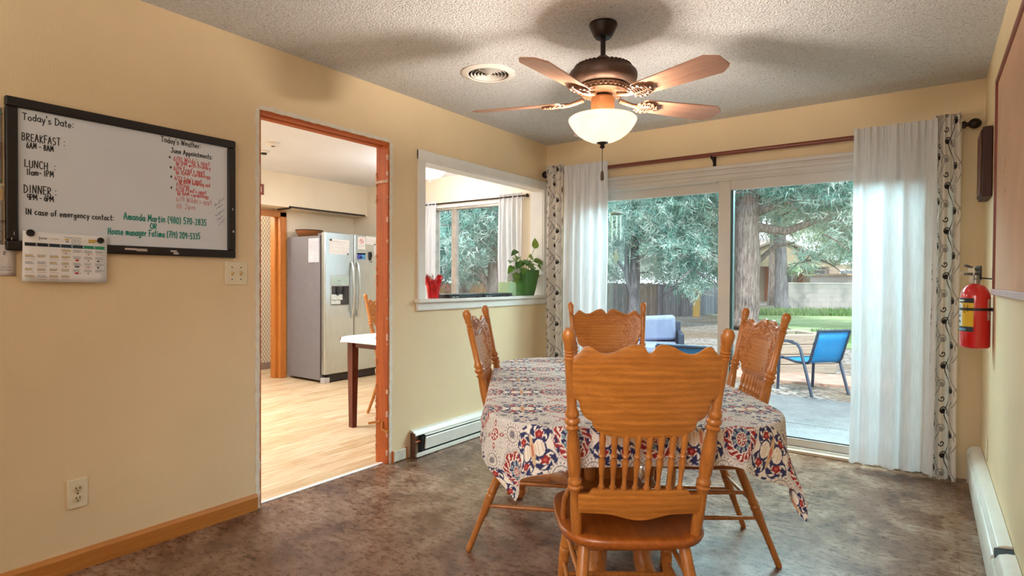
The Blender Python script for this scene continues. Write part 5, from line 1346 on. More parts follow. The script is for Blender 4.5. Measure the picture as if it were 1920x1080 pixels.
MB().box(0, .012, -.066, .066, -.06, .06).build('frame', simple('brown_sign_frame', (128, 62, 46), .5), sg, bevel=.003); MB().box(.010, .0135, -.03, .034, -.034, .030).build('panel', simple('white_sign_panel', (232, 220, 206), .5), sg)
MB().box(.0136, .0146, -.008, .012, -.018, .012).build('symbol', BLACKP, sg)
# ------------------------------------------------------------------ outdoors
GZ = -.15
def ground_mat():
    t = NT('gravel_and_dry_soil'); v = t.coords()
    vo = t.n('TexVoronoi', Vector=v, Scale=16.0); n = t.noise(v, .45, 5, .6); n2 = t.noise(v, 7, 6, .8)
    g = t.ramp(t.math('ADD', t.math('MULTIPLY', n2, .6), t.math('MULTIPLY', vo.outputs['Distance'], .5)), [(.36, lin((58, 54, 52))), (.5, lin((116, 110, 106))), (.66, lin((166, 162, 160)))])
    s_ = t.ramp(n2, [(.35, lin((86, 74, 62))), (.62, lin((138, 122, 106)))])
    col = t.mix(t.ramp(n, [(.44, (0, 0, 0)), (.56, (1, 1, 1))]), g, s_)
    return t.end(t.pbr(col, .95, 0, t.bump(n2, .6, .03)))
slab('ground', -60, 60, 4.66, 80, GZ-.3, GZ, ground_mat())
def conc():
    t = NT('weathered_concrete'); v = t.coords(); n = t.noise(v, 2.2, 8, .7); n2 = t.noise(v, 60, 4, .7)
    col = t.ramp(t.math('ADD', t.math('MULTIPLY', n, .6), t.math('MULTIPLY', n2, .4)), [(.36, lin((112, 114, 118))), (.64, lin((160, 163, 167)))])
    return t.end(t.pbr(col, .85, 0, t.bump(n2, .3, .006)))
CON = conc()
struct(MB().box(-3.5, 4.5, 4.66, 6.05, GZ, GZ+.011).box(-3.5, 4.5, 6.062, 7.45, GZ, GZ+.011).build('patio_slab', CON, smooth=0))
def paver():
    t = NT('red_pavers'); v = t.coords('Object', (1, 1, 1), (0, 0, .5))
    br = t.n('TexBrick', {}, Vector=v, Scale=3.2, Mortar_Size=.02, Color1=lin((168, 130, 118)), Color2=lin((188, 156, 142)), Mortar=lin((150, 140, 130)))
    return t.end(t.pbr(br.outputs['Color'], .9))
struct(MB().prism([(-2.6, 8.35), (3.5, 8.9), (3.5, 9.9), (-2.6, 9.3)], GZ, GZ+.03).build('paver_path', paver(), smooth=0))
def lawn_mat():
    t = NT('sunlit_lawn'); v = t.coords(); n = t.noise(v, .55, 5, .65); n2 = t.noise(t.coords('Object', (1, 1, 1)), 12, 6, .8)
    col = t.ramp(t.math('ADD', t.math('MULTIPLY', n, .55), t.math('MULTIPLY', n2, .45)), [(.38, lin((104, 136, 84))), (.5, lin((140, 164, 116))), (.62, lin((180, 186, 160)))])
    return t.end(t.pbr(col, .9, 0, t.bump(n2, .5, .03)))
lawn_pts = [W(*p) for p in ((7.2, 24.5), (9.0, 20.0), (7.6, 15.5), (6.6, 12.3), (7.2, 10.8), (10.5, 11.2), (18, 12), (30, 16), (30, 26), (12.6, 25.9))]
struct(MB().prism([(p.x, p.y) for p in lawn_pts], GZ-.02, GZ+.02).build('lawn', lawn_mat(), smooth=0))
# grass blades along the lawn and the far hedge line
N = 16000; r_ = rng.uniform(0, 1, (N, 4))
rad = 6.9+r_[:, 0]*9; dep = np.where(r_[:, 1] < .55, 10.9+r_[:, 2]*5, 22.6+r_[:, 2]*2.9)
rad = np.where(dep > 20, 8.6+r_[:, 0]*8, rad+(dep-11)*.25)
cs, sn = math.cos(YAW), math.sin(YAW)
bx_, by_ = rad*cs-dep*sn, rad*sn+dep*cs; hh = np.where(dep > 20, .08+.22*r_[:, 3]**2, .04+.08*r_[:, 3])
az = rng.uniform(0, 6.28, N); wd_ = np.where(dep > 20, .03, .016); ln = rng.uniform(-.4, .4, (N, 2))*hh[:, None]
V = np.stack([np.stack([bx_-np.cos(az)*wd_, by_-np.sin(az)*wd_, np.full(N, GZ+.018)], 1), np.stack([bx_+np.cos(az)*wd_, by_+np.sin(az)*wd_, np.full(N, GZ+.018)], 1), np.stack([bx_+ln[:, 0], by_+ln[:, 1], GZ+.018+hh], 1)], 1).reshape(-1, 3)
gc = np.array([lin((104, 140, 88)), lin((140, 168, 108)), lin((120, 156, 112))])[rng.integers(0, 3, N)].repeat(3, 0)
GRASSM = attr_mat('grass_blade', .8, trans=.3)
o = fast_mesh('grass', V, np.arange(N*3).reshape(N, 3), GRASSM, None, gc); tag(o, 'green grass blades on the sunlit back lawn', 'grass', kind='stuff')

# fence: board panels along the left boundary, weathered grey to brown, sunlight painted into the orange boards near the kitchen
def fence_mat(name, c1, c2):
    t = NT(name); v = t.coords('Object', (8, 8, .8)); n = t.noise(v, 3, 5, .7)
    at = t.n('VertexColor', {'layer_name': 'Col'}).outputs[0]
    col = t.mix(1.0, t.ramp(n, [(.3, lin(c2)), (.7, lin(c1))]), at, 'MULTIPLY')
    return t.end(t.pbr(col, .9, 0, t.bump(n, .4, .01)))
FA, FB = Vector((-13.4, 8.6)), Vector((-6.55, 25.0))
fdir = (FB-FA).normalized(); flen = (FB-FA).length; npan = 8; pl_ = flen/npan
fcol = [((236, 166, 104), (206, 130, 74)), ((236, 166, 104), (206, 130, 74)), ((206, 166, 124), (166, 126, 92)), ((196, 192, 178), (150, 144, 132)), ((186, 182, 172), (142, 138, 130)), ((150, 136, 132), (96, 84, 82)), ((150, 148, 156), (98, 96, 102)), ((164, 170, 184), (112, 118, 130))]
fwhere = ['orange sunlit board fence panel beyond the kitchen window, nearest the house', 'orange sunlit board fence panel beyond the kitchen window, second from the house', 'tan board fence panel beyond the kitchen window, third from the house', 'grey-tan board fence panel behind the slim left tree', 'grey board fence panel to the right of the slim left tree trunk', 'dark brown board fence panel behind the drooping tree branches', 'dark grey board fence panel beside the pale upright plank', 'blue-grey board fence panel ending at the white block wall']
for k in range(npan):
    p = FA+fdir*(k*pl_)
    t = thing('fence_panel', fwhere[k], 'fence', (p.x, p.y, GZ), math.atan2(fdir.y, fdir.x), 'board fence along the yard')
    mb = MB(); r2 = random.Random(k); x = 0
    while x < pl_-.02:
        w = min(.14, pl_-x); s_ = r2.uniform(.62, 1.12); mb.cur = (s_, s_, s_, 1)
        h = 1.26+r2.uniform(-.03, .03); y_ = r2.uniform(-.006, .006)
        mb.prism([(x+.004, 0), (x+w-.004, 0), (x+w-.004, h-.03), (x+w-.03, h), (x+.03, h), (x+.004, h-.03)], y_-.009, y_+.009, Matrix(((1, 0, 0, 0), (0, 0, 1, 0), (0, 1, 0, 0), (0, 0, 0, 1)))); x += w
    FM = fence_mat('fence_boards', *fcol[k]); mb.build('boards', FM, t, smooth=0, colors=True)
    m2 = MB(); m2.cur = (.8, .8, .8, 1)
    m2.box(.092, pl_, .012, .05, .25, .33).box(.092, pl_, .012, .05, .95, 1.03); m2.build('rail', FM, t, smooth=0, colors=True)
    m3 = MB(); m3.cur = (.85, .85, .85, 1); m3.box(.004, .09, .012, .10, 0, 1.24).build('post', FM, t, smooth=0, colors=True)
pk = thing('wood_plank', 'pale yellow upright plank leaning on the dark fence', 'plank', W(6.95, 21.9, GZ), YAW)
MB().box(-.13, .13, -.02, .02, 0, 1.28, R(.03, 'Y')).build('plank_board', wood('fresh_pine_plank', (232, 190, 116), (204, 152, 80), 'z', .7), pk, bevel=.005)
# white block wall
bw_ = thing('block_wall', 'low whitewashed block wall at the back of the lawn', 'wall', W(12.3, 26.6, GZ), YAW)
def blockm():
    t = NT('whitewashed_blocks'); br = t.n('TexBrick', {}, Vector=t.coords('Object', (1, 1, 1), (PI/2, 0, 0)), Scale=1.0, Brick_Width=.42, Row_Height=.21, Mortar_Size=.008, Color1=lin((176, 172, 170)), Color2=lin((166, 164, 164)), Mortar=lin((154, 152, 152)))
    return t.end(t.pbr(br.outputs['Color'], .9))
BLK = blockm(); MB().box(0, 22, 0, .2, 0, 1.26).build('block_course', BLK, bw_, smooth=0); MB().box(0, 22, -.02, .22, 1.26, 1.31).build('coping', simple('wall_coping', (214, 210, 206), .8), bw_)
rb_ = thing('stone_edging', 'row of dark rough stones at the foot of the white block wall', 'stones', W(13.0, 25.9, GZ), YAW)
mb = MB(); r3 = random.Random(9)
for k in range(26): mb.ball((k*.24+r3.uniform(-.05, .05), r3.uniform(-.1, .1), .02), (r3.uniform(.10, .2), .12, r3.uniform(.06, .16)), 7, 5)
mb.build('stone_row', simple('dark_stones', (96, 92, 96), .9, var=.4, scale=4), rb_, smooth=0)
# house beyond the wall
hs = thing('house', 'tan neighbour house with gable roof and white windows beyond the block wall', 'house', W(17.2, 40, GZ), YAW)
HWM = simple('tan_stucco', (172, 156, 142), .9, var=.06, scale=1)
MB().box(-1.0, 9, 0, 6, 0, 2.55).build('house_wall', HWM, hs, smooth=0)
Mg = Matrix(((1, 0, 0, 0), (0, 0, 1, 0), (0, 1, 0, 0), (0, 0, 0, 1)))
MB().prism([(-3.2, 2.5), (.6, 4.05), (4.4, 2.5), (4.4, 2.35), (-3.2, 2.35)], -1.2, 6, Mg).build('gable_roof', simple('yellow_tan_gable', (176, 164, 140), .9), hs, smooth=0)
MB().prism([(-3.4, 2.45), (.6, 4.15), (4.6, 2.45), (4.6, 2.6), (.6, 4.3), (-3.4, 2.6)], -1.4, 6.2, Mg).build('roof_edge', simple('grey_shingles', (140, 128, 122), .9), hs, smooth=0)
for x0_, x1_ in ((1.2, 2.0), (3.6, 4.3), (5.4, 7.0)):
    w_ = MB().box(x0_-.08, x1_+.08, -.06, 0, 1.0, 2.2).build('window', simple('white_window_frame', (226, 224, 222), .6), hs, smooth=0)
    MB().box(x0_, x1_, -.08, -.055, 1.08, 2.12).build('window_pane', simple('dim_window_pane', (112, 124, 134), .2), w_, smooth=0)
MB().box(.2, .5, -.12, 0, .0, 2.35).box(2.5, 2.75, -.12, 0, 0, 2.35).build('porch_post', simple('rust_brown_post', (150, 84, 52), .8), hs, smooth=0)
h2 = thing('house', 'white garage block at the far right beyond the block wall', 'house', W(18.2, 31.5, GZ), YAW)
MB().box(0, 5, 0, 4, 0, 1.70).build('house_wall', simple('white_stucco', (190, 184, 180), .9), h2, smooth=0); MB().box(-.2, 5.2, -.3, 4.2, 1.70, 1.80).build('flat_roof', simple('tan_fascia', (186, 160, 132), .8), h2, smooth=0)

# trees
def bark_mat(name, c1, c2):
    t = NT(name); v = t.coords('Object', (9, 9, 1.1)); n = t.noise(v, 2.2, 6, .7, .8)
    return t.end(t.pbr(t.ramp(n, [(.34, lin(c2)), (.62, lin(c1))]), .95, 0, t.bump(n, 1.0, .06)))
BARK = bark_mat('grey_juniper_bark', (164, 152, 148), (72, 62, 62)); BARK2 = bark_mat('blue_grey_bark', (150, 150, 158), (86, 86, 96))
FOL = attr_mat('conifer_spray', .85, trans=.5)
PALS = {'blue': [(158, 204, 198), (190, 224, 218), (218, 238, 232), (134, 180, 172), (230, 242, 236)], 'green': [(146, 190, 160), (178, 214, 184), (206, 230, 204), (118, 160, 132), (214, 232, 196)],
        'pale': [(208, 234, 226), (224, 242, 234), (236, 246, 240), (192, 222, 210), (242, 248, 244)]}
def foliage(name, lobes, pal, n_cl, par, size=.30, seed=1, per=17, droop=.35):
    n_cl = int(n_cl*1.65); size = size*.74
    r = np.random.default_rng(seed); Vs, Cs = [], []
    vol = np.array([a*b*c for _, (a, b, c) in lobes])**.8; cnt = (vol/vol.sum()*n_cl).astype(int)
    pc_ = np.array([lin(c) for c in PALS[pal]])
    for (c, rad_), m in zip(lobes, cnt):
        if m < 1: continue
        u = r.normal(size=(m, 3)); u /= np.linalg.norm(u, axis=1)[:, None]
        q = r.uniform(.15, 1, (m, 1))**.45
        ctr = np.array(c)+u*q*np.array(rad_)
        out = u.copy(); out[:, 2] = out[:, 2]*.4-droop; out += r.normal(size=(m, 3))*.5; out /= np.linalg.norm(out, axis=1)[:, None]
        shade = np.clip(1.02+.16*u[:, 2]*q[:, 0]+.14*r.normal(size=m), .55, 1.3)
        ci = pc_[r.integers(0, len(pc_), m)]
        for k in range(per):
            base = ctr+out*(size*(k/per-.3))[..., None] if False else ctr+out*(size*1.6*(k/per-.4))+r.normal(size=(m, 3))*size*.22
            d = out*.75+r.normal(size=(m, 3))*.65; d /= np.linalg.norm(d, axis=1)[:, None]
            L = size*r.uniform(.5, 1.1, (m, 1)); s_ = np.cross(d, r.normal(size=(m, 3))); s_ /= np.linalg.norm(s_, axis=1)[:, None]
            wdt = size*r.uniform(.035, .085, (m, 1))
            Vs.append(np.stack([base-s_*wdt, base+s_*wdt, base+d*L], 1))
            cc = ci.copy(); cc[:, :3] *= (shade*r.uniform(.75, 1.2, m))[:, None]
            Cs.append(np.repeat(cc[:, None, :], 3, 1))
    V = np.concatenate(Vs).reshape(-1, 3); C = np.clip(np.concatenate(Cs).reshape(-1, 4), 0, 1); C[:, 3] = 1
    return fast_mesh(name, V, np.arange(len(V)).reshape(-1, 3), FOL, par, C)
def tree(name, label, rd_, trunk, lobes, pal, n_cl, seed, bark=BARK, branches=(), size=.30, droop=.35, per=18):
    """trunk = [(dr, dd, z, radius)] local; lobes = [((dr, dd, z), (rx, ry, rz))] in the yard frame turned by YAW"""
    t = thing(name, label, 'tree', W(*rd_, GZ), YAW, 'trees in the back yard')
    r3 = random.Random(seed)
    def gnarl(pts): 
        out = []
        for (a, b) in zip(pts[:-1], pts[1:]):
            for k in range(4):
                f = k/4; out.append([a[i]+(b[i]-a[i])*f+(r3.uniform(-.04, .04)*a[3]*2 if i < 2 else 0) for i in range(4)])
        return out+[list(pts[-1])]
    g = gnarl(trunk); MB().tube([p[:3] for p in g], [p[3]*r3.uniform(.94, 1.06) for p in g], 16).build('trunk', bark, t, smooth=60)
    for b in branches:
        g = gnarl(b); MB().tube([p[:3] for p in g], [p[3] for p in g], 8).build('branch', bark, t, smooth=60)
    # loose twigs inside the crown
    mb = MB()
    for k in range(70):
        c, rad_ = lobes[r3.randrange(len(lobes))]
        p = Vector([c[i]+r3.uniform(-.8, .8)*rad_[i] for i in range(3)]); q = p+Vector((r3.uniform(-1, 1), r3.uniform(-1, 1), r3.uniform(-.7, .3)))*.9; m = (p+q)/2+Vector((0, 0, r3.uniform(-.1, .2)))
        mb.tube([p, m, q], [.028, .018, .006], 5)
    mb.build('twig', bark, t, smooth=60)
    foliage('foliage', lobes, pal, n_cl, t, size, seed, per, droop)
    return t
# big juniper right of the door mullion
tree('juniper_tree', 'big juniper with thick furrowed grey trunk seen through the right glass panel', (6.62, 16.4),
     [(-.05, 0, -.1, .46), (0, 0, .35, .36), (.02, 0, 1.6, .33), (-.02, 0, 3.2, .32), (.1, 0, 5, .26), (.1, 0, 8.5, .10)],
     [((.6, .3, 6.0), (3.6, 3, 2.4)), ((3.4, -.6, 3.6), (2.2, 1.6, 1.35)), ((1.9, -.4, 4.1), (2.0, 1.4, .9)), ((3.3, -.8, 2.45), (1.35, 1.0, .75)), ((-1.2, 0, 4.5), (1.3, 1.4, 1.0)), ((.2, 1.2, 3.75), (1.6, .8, .55)), ((2.3, 1.0, 2.1), (.45, .5, .22)), ((1.0, .6, 3.0), (.5, .5, .35)), ((4.4, -.4, 2.0), (.7, .7, .55))],
     'blue', 3300, 31, branches=[[(.2, 0, 2.9, .13), (1.0, -.2, 2.75, .11), (1.9, -.4, 3.1, .09), (3.2, -.6, 2.95, .05)], [(.2, 0, 3.3, .14), (1.3, -.2, 3.7, .10), (2.6, -.5, 3.5, .07), (3.8, -.7, 4.0, .03)], [(0, 0, 1.75, .09), (.8, 1.0, 2.0, .08), (1.5, 1.6, 2.45, .07), (2.4, 2.2, 2.6, .04)], [(1.9, -.4, 3.1, .06), (2.6, -.6, 2.5, .03)]], size=.34)
# slim twin-stemmed tree in the left panel
tree('spruce_tree', 'slim twin-stemmed tree with drooping blue-green branches in the left glass panel', (3.78, 18.0),
     [(0, 0, -.1, .20), (0, 0, .5, .165), (.03, 0, 1.8, .15), (0, 0, 3.2, .12), (0, 0, 7.5, .04)],
     [((1.2, -.6, 3.6), (1.9, 1.6, 1.3)), ((1.1, -1.0, 2.2), (1.15, 1.0, .75)), ((2.1, -.6, 2.0), (.8, .8, .75)), ((.6, 0, 5.6), (2.6, 2.2, 1.7)), ((-.7, 0, 3.1), (.9, 1.0, .9)), ((1.4, -1.0, 1.25), (.50, .5, .42)), ((2.5, -.3, 3.2), (1.0, 1.2, 1.1)), ((-.2, -.2, 3.0), (.6, .6, .45))],
     'blue', 2900, 32, bark=BARK2, branches=[[(-.05, 0, .9, .09), (-.22, 0, 1.5, .08), (-.26, 0, 2.6, .06), (-.2, 0, 3.6, .03)], [(-.2, 0, 1.5, .05), (-.6, 0, 2.1, .035), (-.8, 0, 2.7, .015)], [(.1, 0, 2.0, .05), (.8, -.3, 2.5, .035), (1.6, -.6, 2.4, .015)], [(.1, 0, 1.3, .03), (.45, -.1, 1.15, .02), (.7, -.1, 1.35, .01)]], size=.30)
# straight pole-like trunk by the fence end
tree('pine_tree', 'tall pine with straight smooth grey trunk in front of the block wall', (11.85, 25.6),
     [(.1, 0, -.1, .42), (.05, 0, .3, .32), (0, 0, 1.5, .26), (-.05, 0, 4, .23), (0, 0, 9, .10)],
     [((0, 0, 6.8), (3.6, 3, 2.6)), ((3.5, 0, 5.0), (2.6, 2, 1.2)), ((.7, -.4, 1.9), (.8, .5, .22)), ((-3, 0, 5.2), (2.4, 2, 1.5))], 'green', 1900, 33, bark=BARK2, size=.42)
# backdrop trees filling the yard's far side
for i, (rd_, lob, pal, n_, lab) in enumerate((
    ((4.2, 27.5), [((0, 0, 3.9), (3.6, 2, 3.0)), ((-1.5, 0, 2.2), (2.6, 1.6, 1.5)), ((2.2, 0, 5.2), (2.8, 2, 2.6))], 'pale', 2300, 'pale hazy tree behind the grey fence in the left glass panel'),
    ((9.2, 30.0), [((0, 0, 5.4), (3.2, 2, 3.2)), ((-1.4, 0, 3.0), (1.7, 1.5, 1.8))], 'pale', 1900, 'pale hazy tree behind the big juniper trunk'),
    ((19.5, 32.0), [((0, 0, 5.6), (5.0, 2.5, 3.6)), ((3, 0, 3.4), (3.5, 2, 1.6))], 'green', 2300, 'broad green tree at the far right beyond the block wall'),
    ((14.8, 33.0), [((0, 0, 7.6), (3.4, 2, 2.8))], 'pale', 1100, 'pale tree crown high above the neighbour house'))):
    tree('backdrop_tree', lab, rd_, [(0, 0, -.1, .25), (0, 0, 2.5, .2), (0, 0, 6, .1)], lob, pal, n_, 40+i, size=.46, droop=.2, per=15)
# trees outside the kitchen window
tree('juniper_tree', 'blue juniper with forked grey trunk beyond the kitchen window', (-.42, 14.6),
     [(0, 0, -.1, .27), (0, 0, .8, .21), (.0, 0, 1.5, .20), (.1, 0, 2.6, .14), (.1, 0, 6, .05)],
     [((-.3, -.3, 3.4), (1.7, 1.3, 1.2)), ((-1.0, -.5, 2.2), (1.0, .9, .65)), ((.5, -.2, 2.9), (1.0, 1, .9)), ((-.3, 0, 4.6), (2, 1.6, 1.2))], 'blue', 2500, 51,
     branches=[[(0, 0, .9, .10), (-.35, 0, 1.5, .08), (-.6, -.1, 2.2, .05), (-.8, -.2, 3, .02)], [(0, 0, 1.6, .09), (.3, 0, 2.2, .06), (.5, 0, 3, .03)]], size=.26)
tree('juniper_tree', 'leaning juniper with rough trunk at the lower left of the kitchen window', (-1.30, 15.6),
     [(0, 0, -.1, .30), (0, 0, .6, .24), (-.1, 0, 1.4, .2), (-.2, 0, 3, .1)],
     [((-.6, 0, 2.9), (1.5, 1.3, 1.4)), ((.0, -.4, 1.55), (.6, .5, .28)), ((-.6, 0, 4.6), (1.8, 1.5, 1.0)), ((-1.6, 0, 2.0), (1.0, .9, 1.0))], 'blue', 2100, 52, size=.26)
tree('backdrop_tree', 'pale tree beyond the orange fence outside the kitchen window', (-1.4, 22), [(0, 0, -.1, .2), (0, 0, 3, .14), (0, 0, 6, .06)],
     [((0, 0, 3.6), (3.6, 1.6, 2.6)), ((.9, 0, 1.5), (1.0, .6, .4)), ((2.0, 0, 3), (2, 1, 2))], 'pale', 1700, 53, size=.40, per=15)

# overhead cables
for k, (pa_, pb_, sag, lab) in enumerate(((W(-1.0, 7.5, 2.42), W(4.6, 12.0, 3.25), .25, 'thin dark overhead cable across the left glass panel'), (W(2.1, 7.0, 2.62), W(9.0, 14.0, 4.3), .3, 'thin dark overhead cable across the right glass panel'))):
    pts = [pa_.lerp(pb_, i/14)+Vector((0, 0, -sag*math.sin(PI*i/14))) for i in range(15)]
    tag(MB().tube(pts, .009, 6).build('overhead_cable', BLACKP), lab, 'cable')

# wind chime under the eave
struct(MB().box(-4.2, 1.6, YB+.14, 5.75, 2.56, 2.66).build('roof_eave', simple('white_soffit', (206, 202, 196), .8), smooth=0))
wc = thing('wind_chime', 'wind chime with wooden disc, thin tubes and diamond sail hung outside the left glass panel', 'wind chime', (-2.452, 5.14, 2.56))
WCW = simple('weathered_chime_wood', (58, 56, 50), .7)
MB().lathe([(.052, -.715), (.056, -.708), (.056, -.698), (.05, -.692)], 20).build('disc', WCW, wc)
MB().lathe([(.02, -.845), (.02, -.835)], 14).build('clapper', BLACKP, wc)
for k in range(6):
    a = 2*PI*k/6; MB().tube([(.045*math.cos(a), .045*math.sin(a), -.73), (.045*math.cos(a), .045*math.sin(a), -.96+.02*(k % 3))], .006, 8).build('chime_tube', simple('pewter_tube', (122, 134, 132), .5, .3), wc)
MB().tube([(0, 0, 0), (0, 0, -.69)], .002, 5).tube([(0, 0, -.69), (0, 0, -1.06)], .0015, 5).build('cord', BLACKP, wc)
MB().prism([(0, -1.05), (.028, -1.13), (.0, -1.20), (-.028, -1.13)], -.003, .003, R(YAW, 'Z') @ Mg).build('sail', simple('olive_sail', (96, 92, 70), .6), wc, smooth=0)

# patio furniture
SLING = simple('bright_blue_sling', (22, 132, 196), .6, var=.06, scale=3, bump=.1, bscale=300)
STL = simple('slate_blue_steel', (52, 66, 88), .45, .3)
def patio_chair():
    t = thing('patio_chair', 'x', 'chair')
    rl_, lg = .016, .014
    for s in (-1, 1):
        x = s*.255
        MB().tube([(x*.9, .24, .41), (x*.9, .0, .375), (x*.9, -.19, .385), (x*.9, -.225, .43), (x*.9, -.345, .78)], rl_, 8).build('side_rail', STL, t)
        MB().tube([(x*1.06, .26, 0), (x*1.06, .235, .56), (x*1.06, .20, .615), (x*1.06, .10, .625), (x*1.06, -.06, .60), (x*1.06, -.11, .55), (x*1.06, -.30, 0)], .0175, 8).build('arm_leg_loop', STL, t)
        MB().box(min(x*1.09, x*1.03), max(x*1.09, x*1.03), .0, .22, .622, .64).build('armrest', STL, t, bevel=.004)
    MB().tube([(-.23, -.345, .78), (.23, -.345, .78)], rl_, 8).build('top_rail', STL, t)
    MB().tube([(-.27, -.13, .385), (.27, -.13, .385)], .012, 8).build('cross_bar', STL, t); MB().tube([(-.27, .22, .40), (.27, .22, .40)], .012, 8).build('cross_bar', STL, t)
    pr = [(.24, .405), (.12, .38), (.0, .370), (-.10, .370), (-.19, .385), (-.225, .43), (-.265, .54), (-.305, .66), (-.343, .77)]
    MB().grid([[(x, y, z) for x in (-.225, -.1, 0, .1, .225)] for y, z in pr]).build('sling', SLING, t, smooth=60, solid=.004)
    return t
pc1 = patio_chair(); pc1.location = (-1.165, 7.985, GZ); pc1.rotation_euler = (0, 0, math.radians(52))
pc1['label'] = 'bright blue sling patio chair standing past the concrete slab in the right glass panel'; pc1['group'] = 'blue sling patio chairs'
pc2 = copy_tree(pc1); pc2.location = W(1.46, 4.92)+Vector((-.05, .35, GZ+.022)); pc2.rotation_euler = (0, 0, math.radians(8)); pc2['label'] = 'blue sling patio chair close to the door, only its back visible above the dining chair'
sf = thing('patio_sofa', 'slate framed outdoor sofa with pale blue-grey cushions on the gravel', 'sofa', W(1.98, 9.2, GZ), YAW+math.radians(168))
MB().box(-.70, .70, -.36, .36, .16, .24).box(-.70, -.64, -.36, .36, 0, .56).box(.64, .70, -.36, .36, 0, .56).box(-.70, .70, -.40, -.34, .16, .70).build('frame', STL, sf, bevel=.01)
CUSH = simple('pale_blue_cushion', (128, 146, 178), .85, var=.06, bump=.2, bscale=20)
MB().box(-.63, .63, -.32, .36, .24, .38).build('seat_cushion', CUSH, sf, bevel=.045, seg=4)
for x0_, rot in ((-.31, .06), (.31, -.16)):
    MB().box(-.30, .30, -.07, .07, -.2, .2, T(x0_, -.24, .60) @ R(rot, 'Y') @ R(-.2, 'X')).build('back_cushion', CUSH, sf, bevel=.055, seg=4)
pl = thing('raised_planter', 'grey timber raised planter bed behind the blue patio chair', 'planter', W(4.25, 8.95, GZ), YAW+.15)
TIM = wood('weathered_sleeper', (186, 172, 158), (118, 108, 100), 'x', .9, coat=0)
for k in range(4):
    for (a, b, c, d) in ((-.40, .50, -.45, -.27), (-.40, .50, .27, .45), (-.40, -.22, -.27, .27), (.32, .50, -.27, .27)):
        MB().box(a, b, c, d, .145*k+.003, .145*k+.142).build('timber', TIM, pl, bevel=.01)
MB().box(-.22, .32, -.27, .27, .30, .50).build('soil', simple('planter_soil', (90, 76, 60), .95, bump=.5, bscale=30), pl)
mb = MB(); r3 = random.Random(4)
for k in range(40): leaf_mb(mb, (r3.uniform(-.2, .3), r3.uniform(-.25, .25), .50), (r3.uniform(-1, 1), r3.uniform(-1, 1), r3.uniform(.4, 1.2)), (0, 0, 1), r3.uniform(.06, .16), .035)
mb.build('seedling', simple('seedling_green', (110, 160, 84), .7, var=.2), pl)
sh = thing('low_shrub', 'small dark green shrub in the gravel left of the door mullion', 'shrub', W(3.32, 11.2, GZ))
mb = MB()
for k in range(60): leaf_mb(mb, (r3.uniform(-.1, .1), r3.uniform(-.1, .1), r3.uniform(0, .1)), (r3.uniform(-1, 1), r3.uniform(-1, 1), r3.uniform(.2, 1)), (0, 0, 1), .09, .03)
mb.build('leaves', simple('dark_shrub', (70, 110, 64), .8), sh)

# ------------------------------------------------------------------ light
def lamp(name, typ, loc, energy, color=(1, 1, 1), rot=(0, 0, 0), **kw):
    l = bpy.data.lights.new(name, typ); l.energy = energy; l.color = color
    for k, v in kw.items(): setattr(l, k, v)
    o = bpy.data.objects.new(name, l); COL.objects.link(o); o.location = loc; o.rotation_euler = rot; return o
lamp('fan_bulb', 'POINT', (FX, FY, 1.960), 100, (1, .89, .78), shadow_soft_size=.04)
lamp('kitchen_bulb', 'POINT', (-4.27, 4.464, 2.16), 24, (.96, .98, 1), shadow_soft_size=.10)
lamp('kitchen_fixture', 'AREA', (-4.9, 2.2, 2.40), 100, (.92, .96, 1), (0, 0, 0), shape='RECTANGLE', size=1.2, size_y=1.0)  # added area fill to brighten the kitchen, no fixture hangs here
lamp('hall_fixture', 'POINT', (-6.85, 3.6, 2.1), 22, (1, .95, .88), shadow_soft_size=.1)  # point light in the hallway, no fixture is built around it
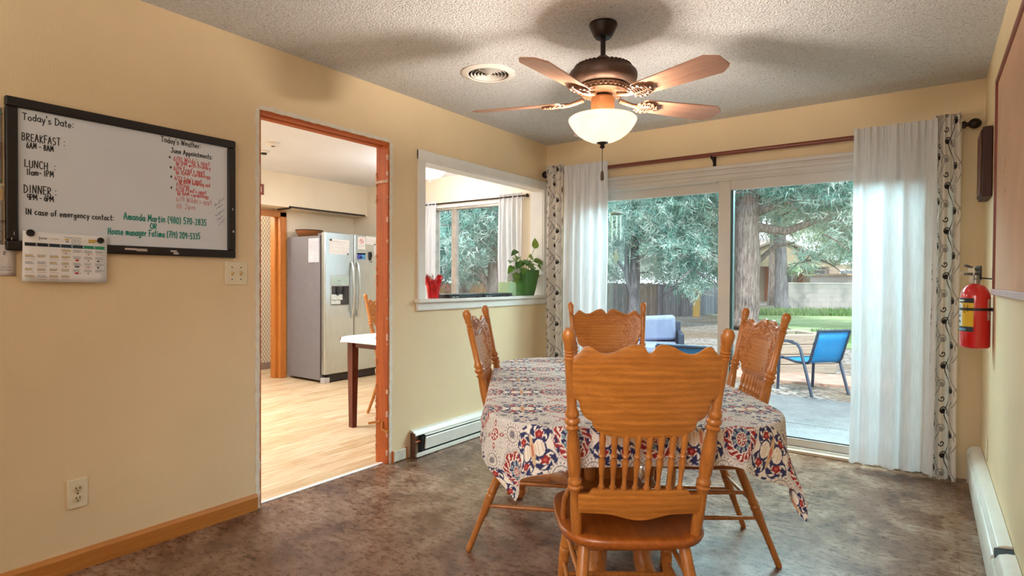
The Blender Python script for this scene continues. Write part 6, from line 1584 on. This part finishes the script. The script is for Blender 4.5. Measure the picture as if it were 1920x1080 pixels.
# unseen fill lamps added behind the camera, standing for no known source
lamp('living_room_window', 'AREA', (-1.3, -1.62, 1.4), 18, (1, .90, .78), (PI/2, 0, 0), shape='RECTANGLE', size=2.9, size_y=1.9)
lamp('living_room_uplight', 'AREA', (-1.3, -.75, 1.70), 33, (1, .95, .89), (PI, 0, 0), shape='RECTANGLE', size=2.2, size_y=1.0)  # added upward fill, bounced off the ceiling to lift the upper walls
fl = lamp('living_room_lamp', 'AREA', (-.1, -.9, 1.9), 12, (1, .96, .93), (0, 0, 0), shape='RECTANGLE', size=1.7, size_y=1.1, spread=math.radians(75))  # added narrow fill aimed at the table and near chair
fl.rotation_euler = (W(.42, 2.2, .75)-Vector((-.1, -.9, 1.9))).to_track_quat('-Z', 'Y').to_euler()
lamp('porch_daylight', 'AREA', (-1.26, 5.28, 2.34), 250, (.60, .93, 1.0), (math.radians(-58), 0, 0), shape='RECTANGLE', size=2.5, size_y=.55)  # unseen lamp added above the glass door to push cool daylight indoors
sun = lamp('sun', 'SUN', (0, 0, 20), 4.6, (1, .95, .87), (0, 0, 0), angle=math.radians(3))
sun.rotation_euler = Vector((-.35, .62, -.95)).to_track_quat('-Z', 'Y').to_euler()
wd = bpy.data.worlds.new('sky'); SC.world = wd; wd.use_nodes = True
nt = wd.node_tree; nt.nodes.clear()
ow = nt.nodes.new('ShaderNodeOutputWorld'); bg = nt.nodes.new('ShaderNodeBackground'); sk = nt.nodes.new('ShaderNodeTexSky')
sk.sky_type = 'HOSEK_WILKIE'; sk.sun_direction = Vector((.35, -.62, .95)).normalized(); sk.turbidity = 6; sk.ground_albedo = .4
mx = nt.nodes.new('ShaderNodeMix'); mx.data_type = 'RGBA'; mx.inputs[0].default_value = .7; mx.inputs[7].default_value = (.86, .96, 1, 1)
nt.links.new(sk.outputs[0], mx.inputs[6]); nt.links.new(mx.outputs[2], bg.inputs[0]); bg.inputs[1].default_value = 3.6
nt.links.new(bg.outputs[0], ow.inputs[0])
SC.view_settings.view_transform = 'Standard'; SC.view_settings.look = 'None'; SC.view_settings.exposure = 0; SC.view_settings.gamma = 1
cy = SC.cycles; cy.use_denoising = True; cy.max_bounces = 10; cy.diffuse_bounces = 5; cy.transparent_max_bounces = 16; cy.sample_clamp_indirect = 6; cy.caustics_reflective = False; cy.caustics_refractive = False
